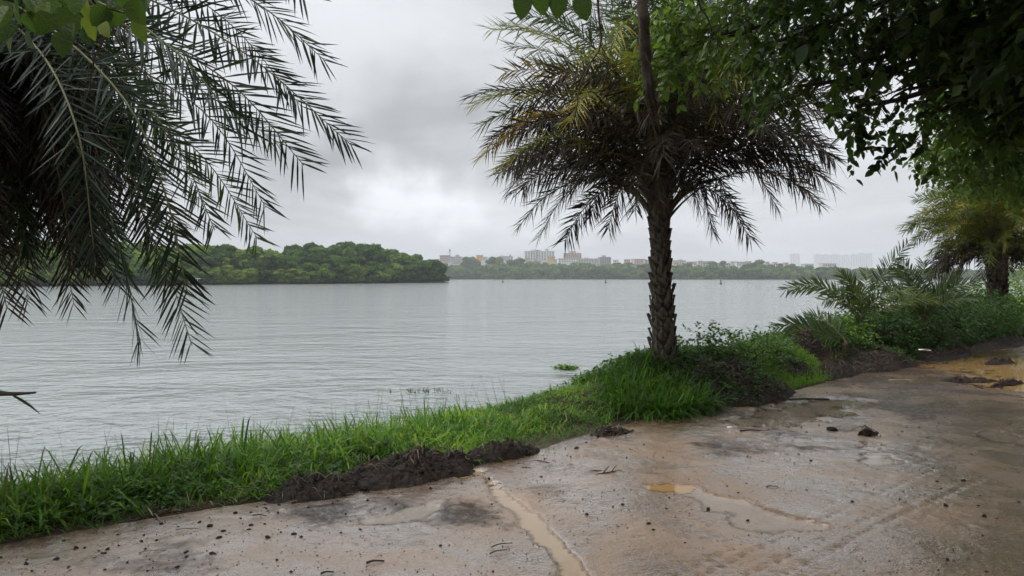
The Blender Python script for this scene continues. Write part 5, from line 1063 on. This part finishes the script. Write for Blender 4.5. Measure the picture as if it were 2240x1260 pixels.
building(1148, 1213, 550, 570, 1010, 'white', 'broad white apartment block standing highest on the far shore', 6, 11, .08, 15, [(-.2, 9, 2.2, 'white'), (.25, 5, 3.4, 'pale'), (.0, 6, 1.6, 'white')], .5, .5, name='apartment_block')
building(1170, 1180, 547.5, 568, 1006, 'pale', 'stair tower in front of the broad white apartment block', 6, 1, .08, 3, (), .35, .5, name='stair_tower')
building(1233, 1272, 554, 569, 1060, 'pink', 'pinkish apartment block right of the broad white one', 5, 8, -.05, 15, [(0, 9, 2.6, 'pink'), (.3, 4, 1.2, 'white')], .5, .5, name='apartment_block')
building(1042, 1056.5, 558.5, 568, 975, 'orange', 'bright orange box-shaped building above the far trees', 2, 2, .05, 8, (), .25, .25)
building(1197, 1214, 561, 569, 985, 'yellow', 'ochre house at the right foot of the white block', 2, 4, 0, 9)
building(1222, 1308, 566, 574, 965, 'white', 'long low white building under the pinkish block', 2, 16, .03, 10, [(.2, 6, 1.6, 'white')])
building(1265, 1334, 569, 577, 930, 'pale', 'pale terrace before the long white building', 2, 12, -.04, 10)
building(1312, 1337, 563, 584, 910, 'grey', 'grey concrete building at the right end of the terrace', 5, 5, .1, 10, [(-.1, 4, 2, 'grey')])
building(1276, 1312, 578, 586, 870, 'cream', 'cream house low among trees before the grey building', 2, 6)
building(1301, 1312, 566, 570, 940, 'yellow', 'small yellow upper storey beside the grey building', 1, 2)
building(962, 985, 559, 572, 950, 'pink', 'pale pink house just right of the wooded point', 3, 5, .1); building(980, 1008, 562, 574, 925, 'pale', 'stepped pale house behind the tip of the wooded point', 3, 5, -.1, 10, [(.2, 4, 2.4, 'pink')])
building(1008, 1036, 564, 572, 940, 'white', 'plain white shed-like building left of the orange box', 1, 4); building(990, 1004, 574, 584, 880, 'cream', 'small cream house low by the wooded tip', 2, 3)
building(1056, 1066, 565, 571, 955, 'white', 'tiny white house touching the orange box', 2, 2); building(1073, 1090, 568, 574, 935, 'white', 'small white house under the round dark tree', 2, 3)
building(1092, 1122, 561, 570, 980, 'pale', 'pale grey house with roof tanks left of the pointed tree', 3, 6, 0, 10, [(-.3, 3, 1.6, 'white'), (.3, 2, 2, 'grey')]); building(1098, 1117, 568, 575, 930, 'white', 'bright white house in front of the grey one with tanks', 2, 3)
building(1146, 1164, 569, 575, 940, 'white', 'white box house below the left end of the white block', 1, 4); building(1168, 1184, 571, 577, 915, 'cream', 'cream house half hidden below the white block', 2, 3)
building(1388, 1411, 567, 577, 940, 'pink', 'salmon house left of the palm trunk', 3, 5, .1); building(1411, 1428, 569, 587, 900, 'pink', 'salmon house partly hidden by the palm trunk', 4, 3); building(1374, 1392, 581, 589, 820, 'mint', 'pale mint house low in the trees left of the palm trunk', 2, 4)
building(1472, 1500, 570, 581, 900, 'cream', 'cream house just right of the palm trunk', 3, 6, -.06, 10, [(.1, 4, 1.6, 'pale')]); building(1480, 1494, 578, 588, 850, 'pink', 'pale rose house low beside the palm trunk', 2, 3); building(1500, 1528, 573, 582, 890, 'pale', 'pale row house second from the palm trunk', 2, 6, .05)
building(1527, 1562, 572, 586, 870, 'cream', 'cream block with dark windows right of the palm trunk', 4, 7, .05, 10, [(-.3, 4, 1.5, 'white')]); building(1562, 1598, 576, 586, 860, 'pale', 'long pale house right of the cream block', 2, 8); building(1598, 1640, 573.5, 582, 880, 'cream', 'cream terrace left of the peaked trees', 2, 10, -.04)
building(1680, 1691, 578, 586, 800, 'white', 'small white house right of the peaked trees', 2, 3); building(1692, 1710, 577, 587, 800, 'white', 'white house with dark windows left of the hazy towers', 2, 4, .05); building(1760, 1780, 578, 585, 850, 'pale', 'low pale house below the left hazy tower', 1, 5); building(1800, 1830, 577, 584, 900, 'cream', 'low cream house below the middle hazy towers', 1, 6)
for (x0, x1, yt, lab, c_) in [(1729, 1750, 555.5, 'single hazy white tower block, leftmost on the skyline', 5), (1781, 1796, 557, 'hazy grey-white tower, first of the middle tower group', 4), (1797, 1815, 557.5, 'hazy tower, second of the middle tower group', 5), (1817, 1838, 557, 'hazy tower, third of the middle tower group', 6), (1841, 1857, 558, 'faint tower between the middle and right tower groups', 4), (1861, 1876, 557, 'hazy white tower, first of the right-hand group', 4), (1877, 1892, 554.5, 'hazy white tower, tallest of the right-hand group', 4), (1893, 1909, 555, 'hazy white tower at the end of the right-hand group', 4)]:
    building(x0, x1, yt, 584, 4500, 'white', lab, 1, c_, rng.normal(0, .05), 24, [(.0, 14, 5, 'pale')], .35, .92, 'tower', 'tower_block')
# small houses strung along the strip above the far trees
hx = np.concatenate([np.linspace(966, 1404, 22), np.linspace(1478, 1716, 13)]) + rng.normal(0, 4, 35)
for i, x in enumerate(hx):
    wpx = rng.uniform(6, 12); yt = float(topf(x)) - rng.uniform(1.5, 4.5); dd_ = rng.uniform(930, 1000) if x < 1450 else rng.uniform(830, 900)
    building(x, x + wpx, yt, yt + rng.uniform(7, 10), dd_, str(rng.choice(['white', 'white', 'cream', 'pale', 'pink'])), 'small flat-roofed house, ' + (ORD[i] + ' from the left in the strip left of the palm trunk' if i < 22 else ORD[i - 22] + ' right of the palm trunk in the far strip'), 2, int(rng.integers(2, 4)), rng.normal(0, .15), 8)
# lattice mast
p = at(984, 572, 980); mast = tag(empty('lattice_mast', p), 'thin lattice mast above the houses by the wooded tip', 'mast'); hm = 27 / F_PX * 980; m_mast = plain('mast_steel', (.2, .2, .21), .6)
for sx in (-1, 1):
    for sy in (-1, 1): b1 = MB(); V, F = tube([(sx * .9, sy * .9, -4), (sx * .45, sy * .45, hm)], [.16, .14], 4); b1.add(V, F); b1.build('leg', m_mast, mast)
for k in range(9):
    z0 = -4 + (hm + 4) * k / 9; z1 = -4 + (hm + 4) * (k + 1) / 9; w0 = .9 - .45 * k / 9; b1 = MB()
    for sy in (-1, 1): V, F = tube([(-w0 * (-1) ** k, sy * w0, z0), (w0 * (-1) ** k, sy * w0, z1)], .1, 4); b1.add(V, F)
    b1.build('brace', m_mast, mast)
b1 = MB(); V, F = BOX(-1.0, 1.0, -.5, .5, hm - 3, hm - .8); b1.add(V, F); b1.build('antenna', m_mast, mast)

# ------------------------------------------------------------------ haze
V, F = BOX(-4700, 4700, -4700, 4700, -4.5, 135)
mh = bpy.data.materials.new('haze'); mh.use_nodes = True; t = mh.node_tree; t.nodes.clear(); o = N('ShaderNodeOutputMaterial', t); pv = N('ShaderNodeVolumePrincipled', t)
pv.inputs['Color'].default_value = (.93, .96, 1.0, 1); pv.inputs['Density'].default_value = HAZE; pv.inputs['Anisotropy'].default_value = 0.0
t.links.new(pv.outputs[0], o.inputs['Volume'])
hz = obj('haze', mesh('haze', V, F, mh)); tag(hz, 'thin grey rain haze over the lake', kind='stuff')
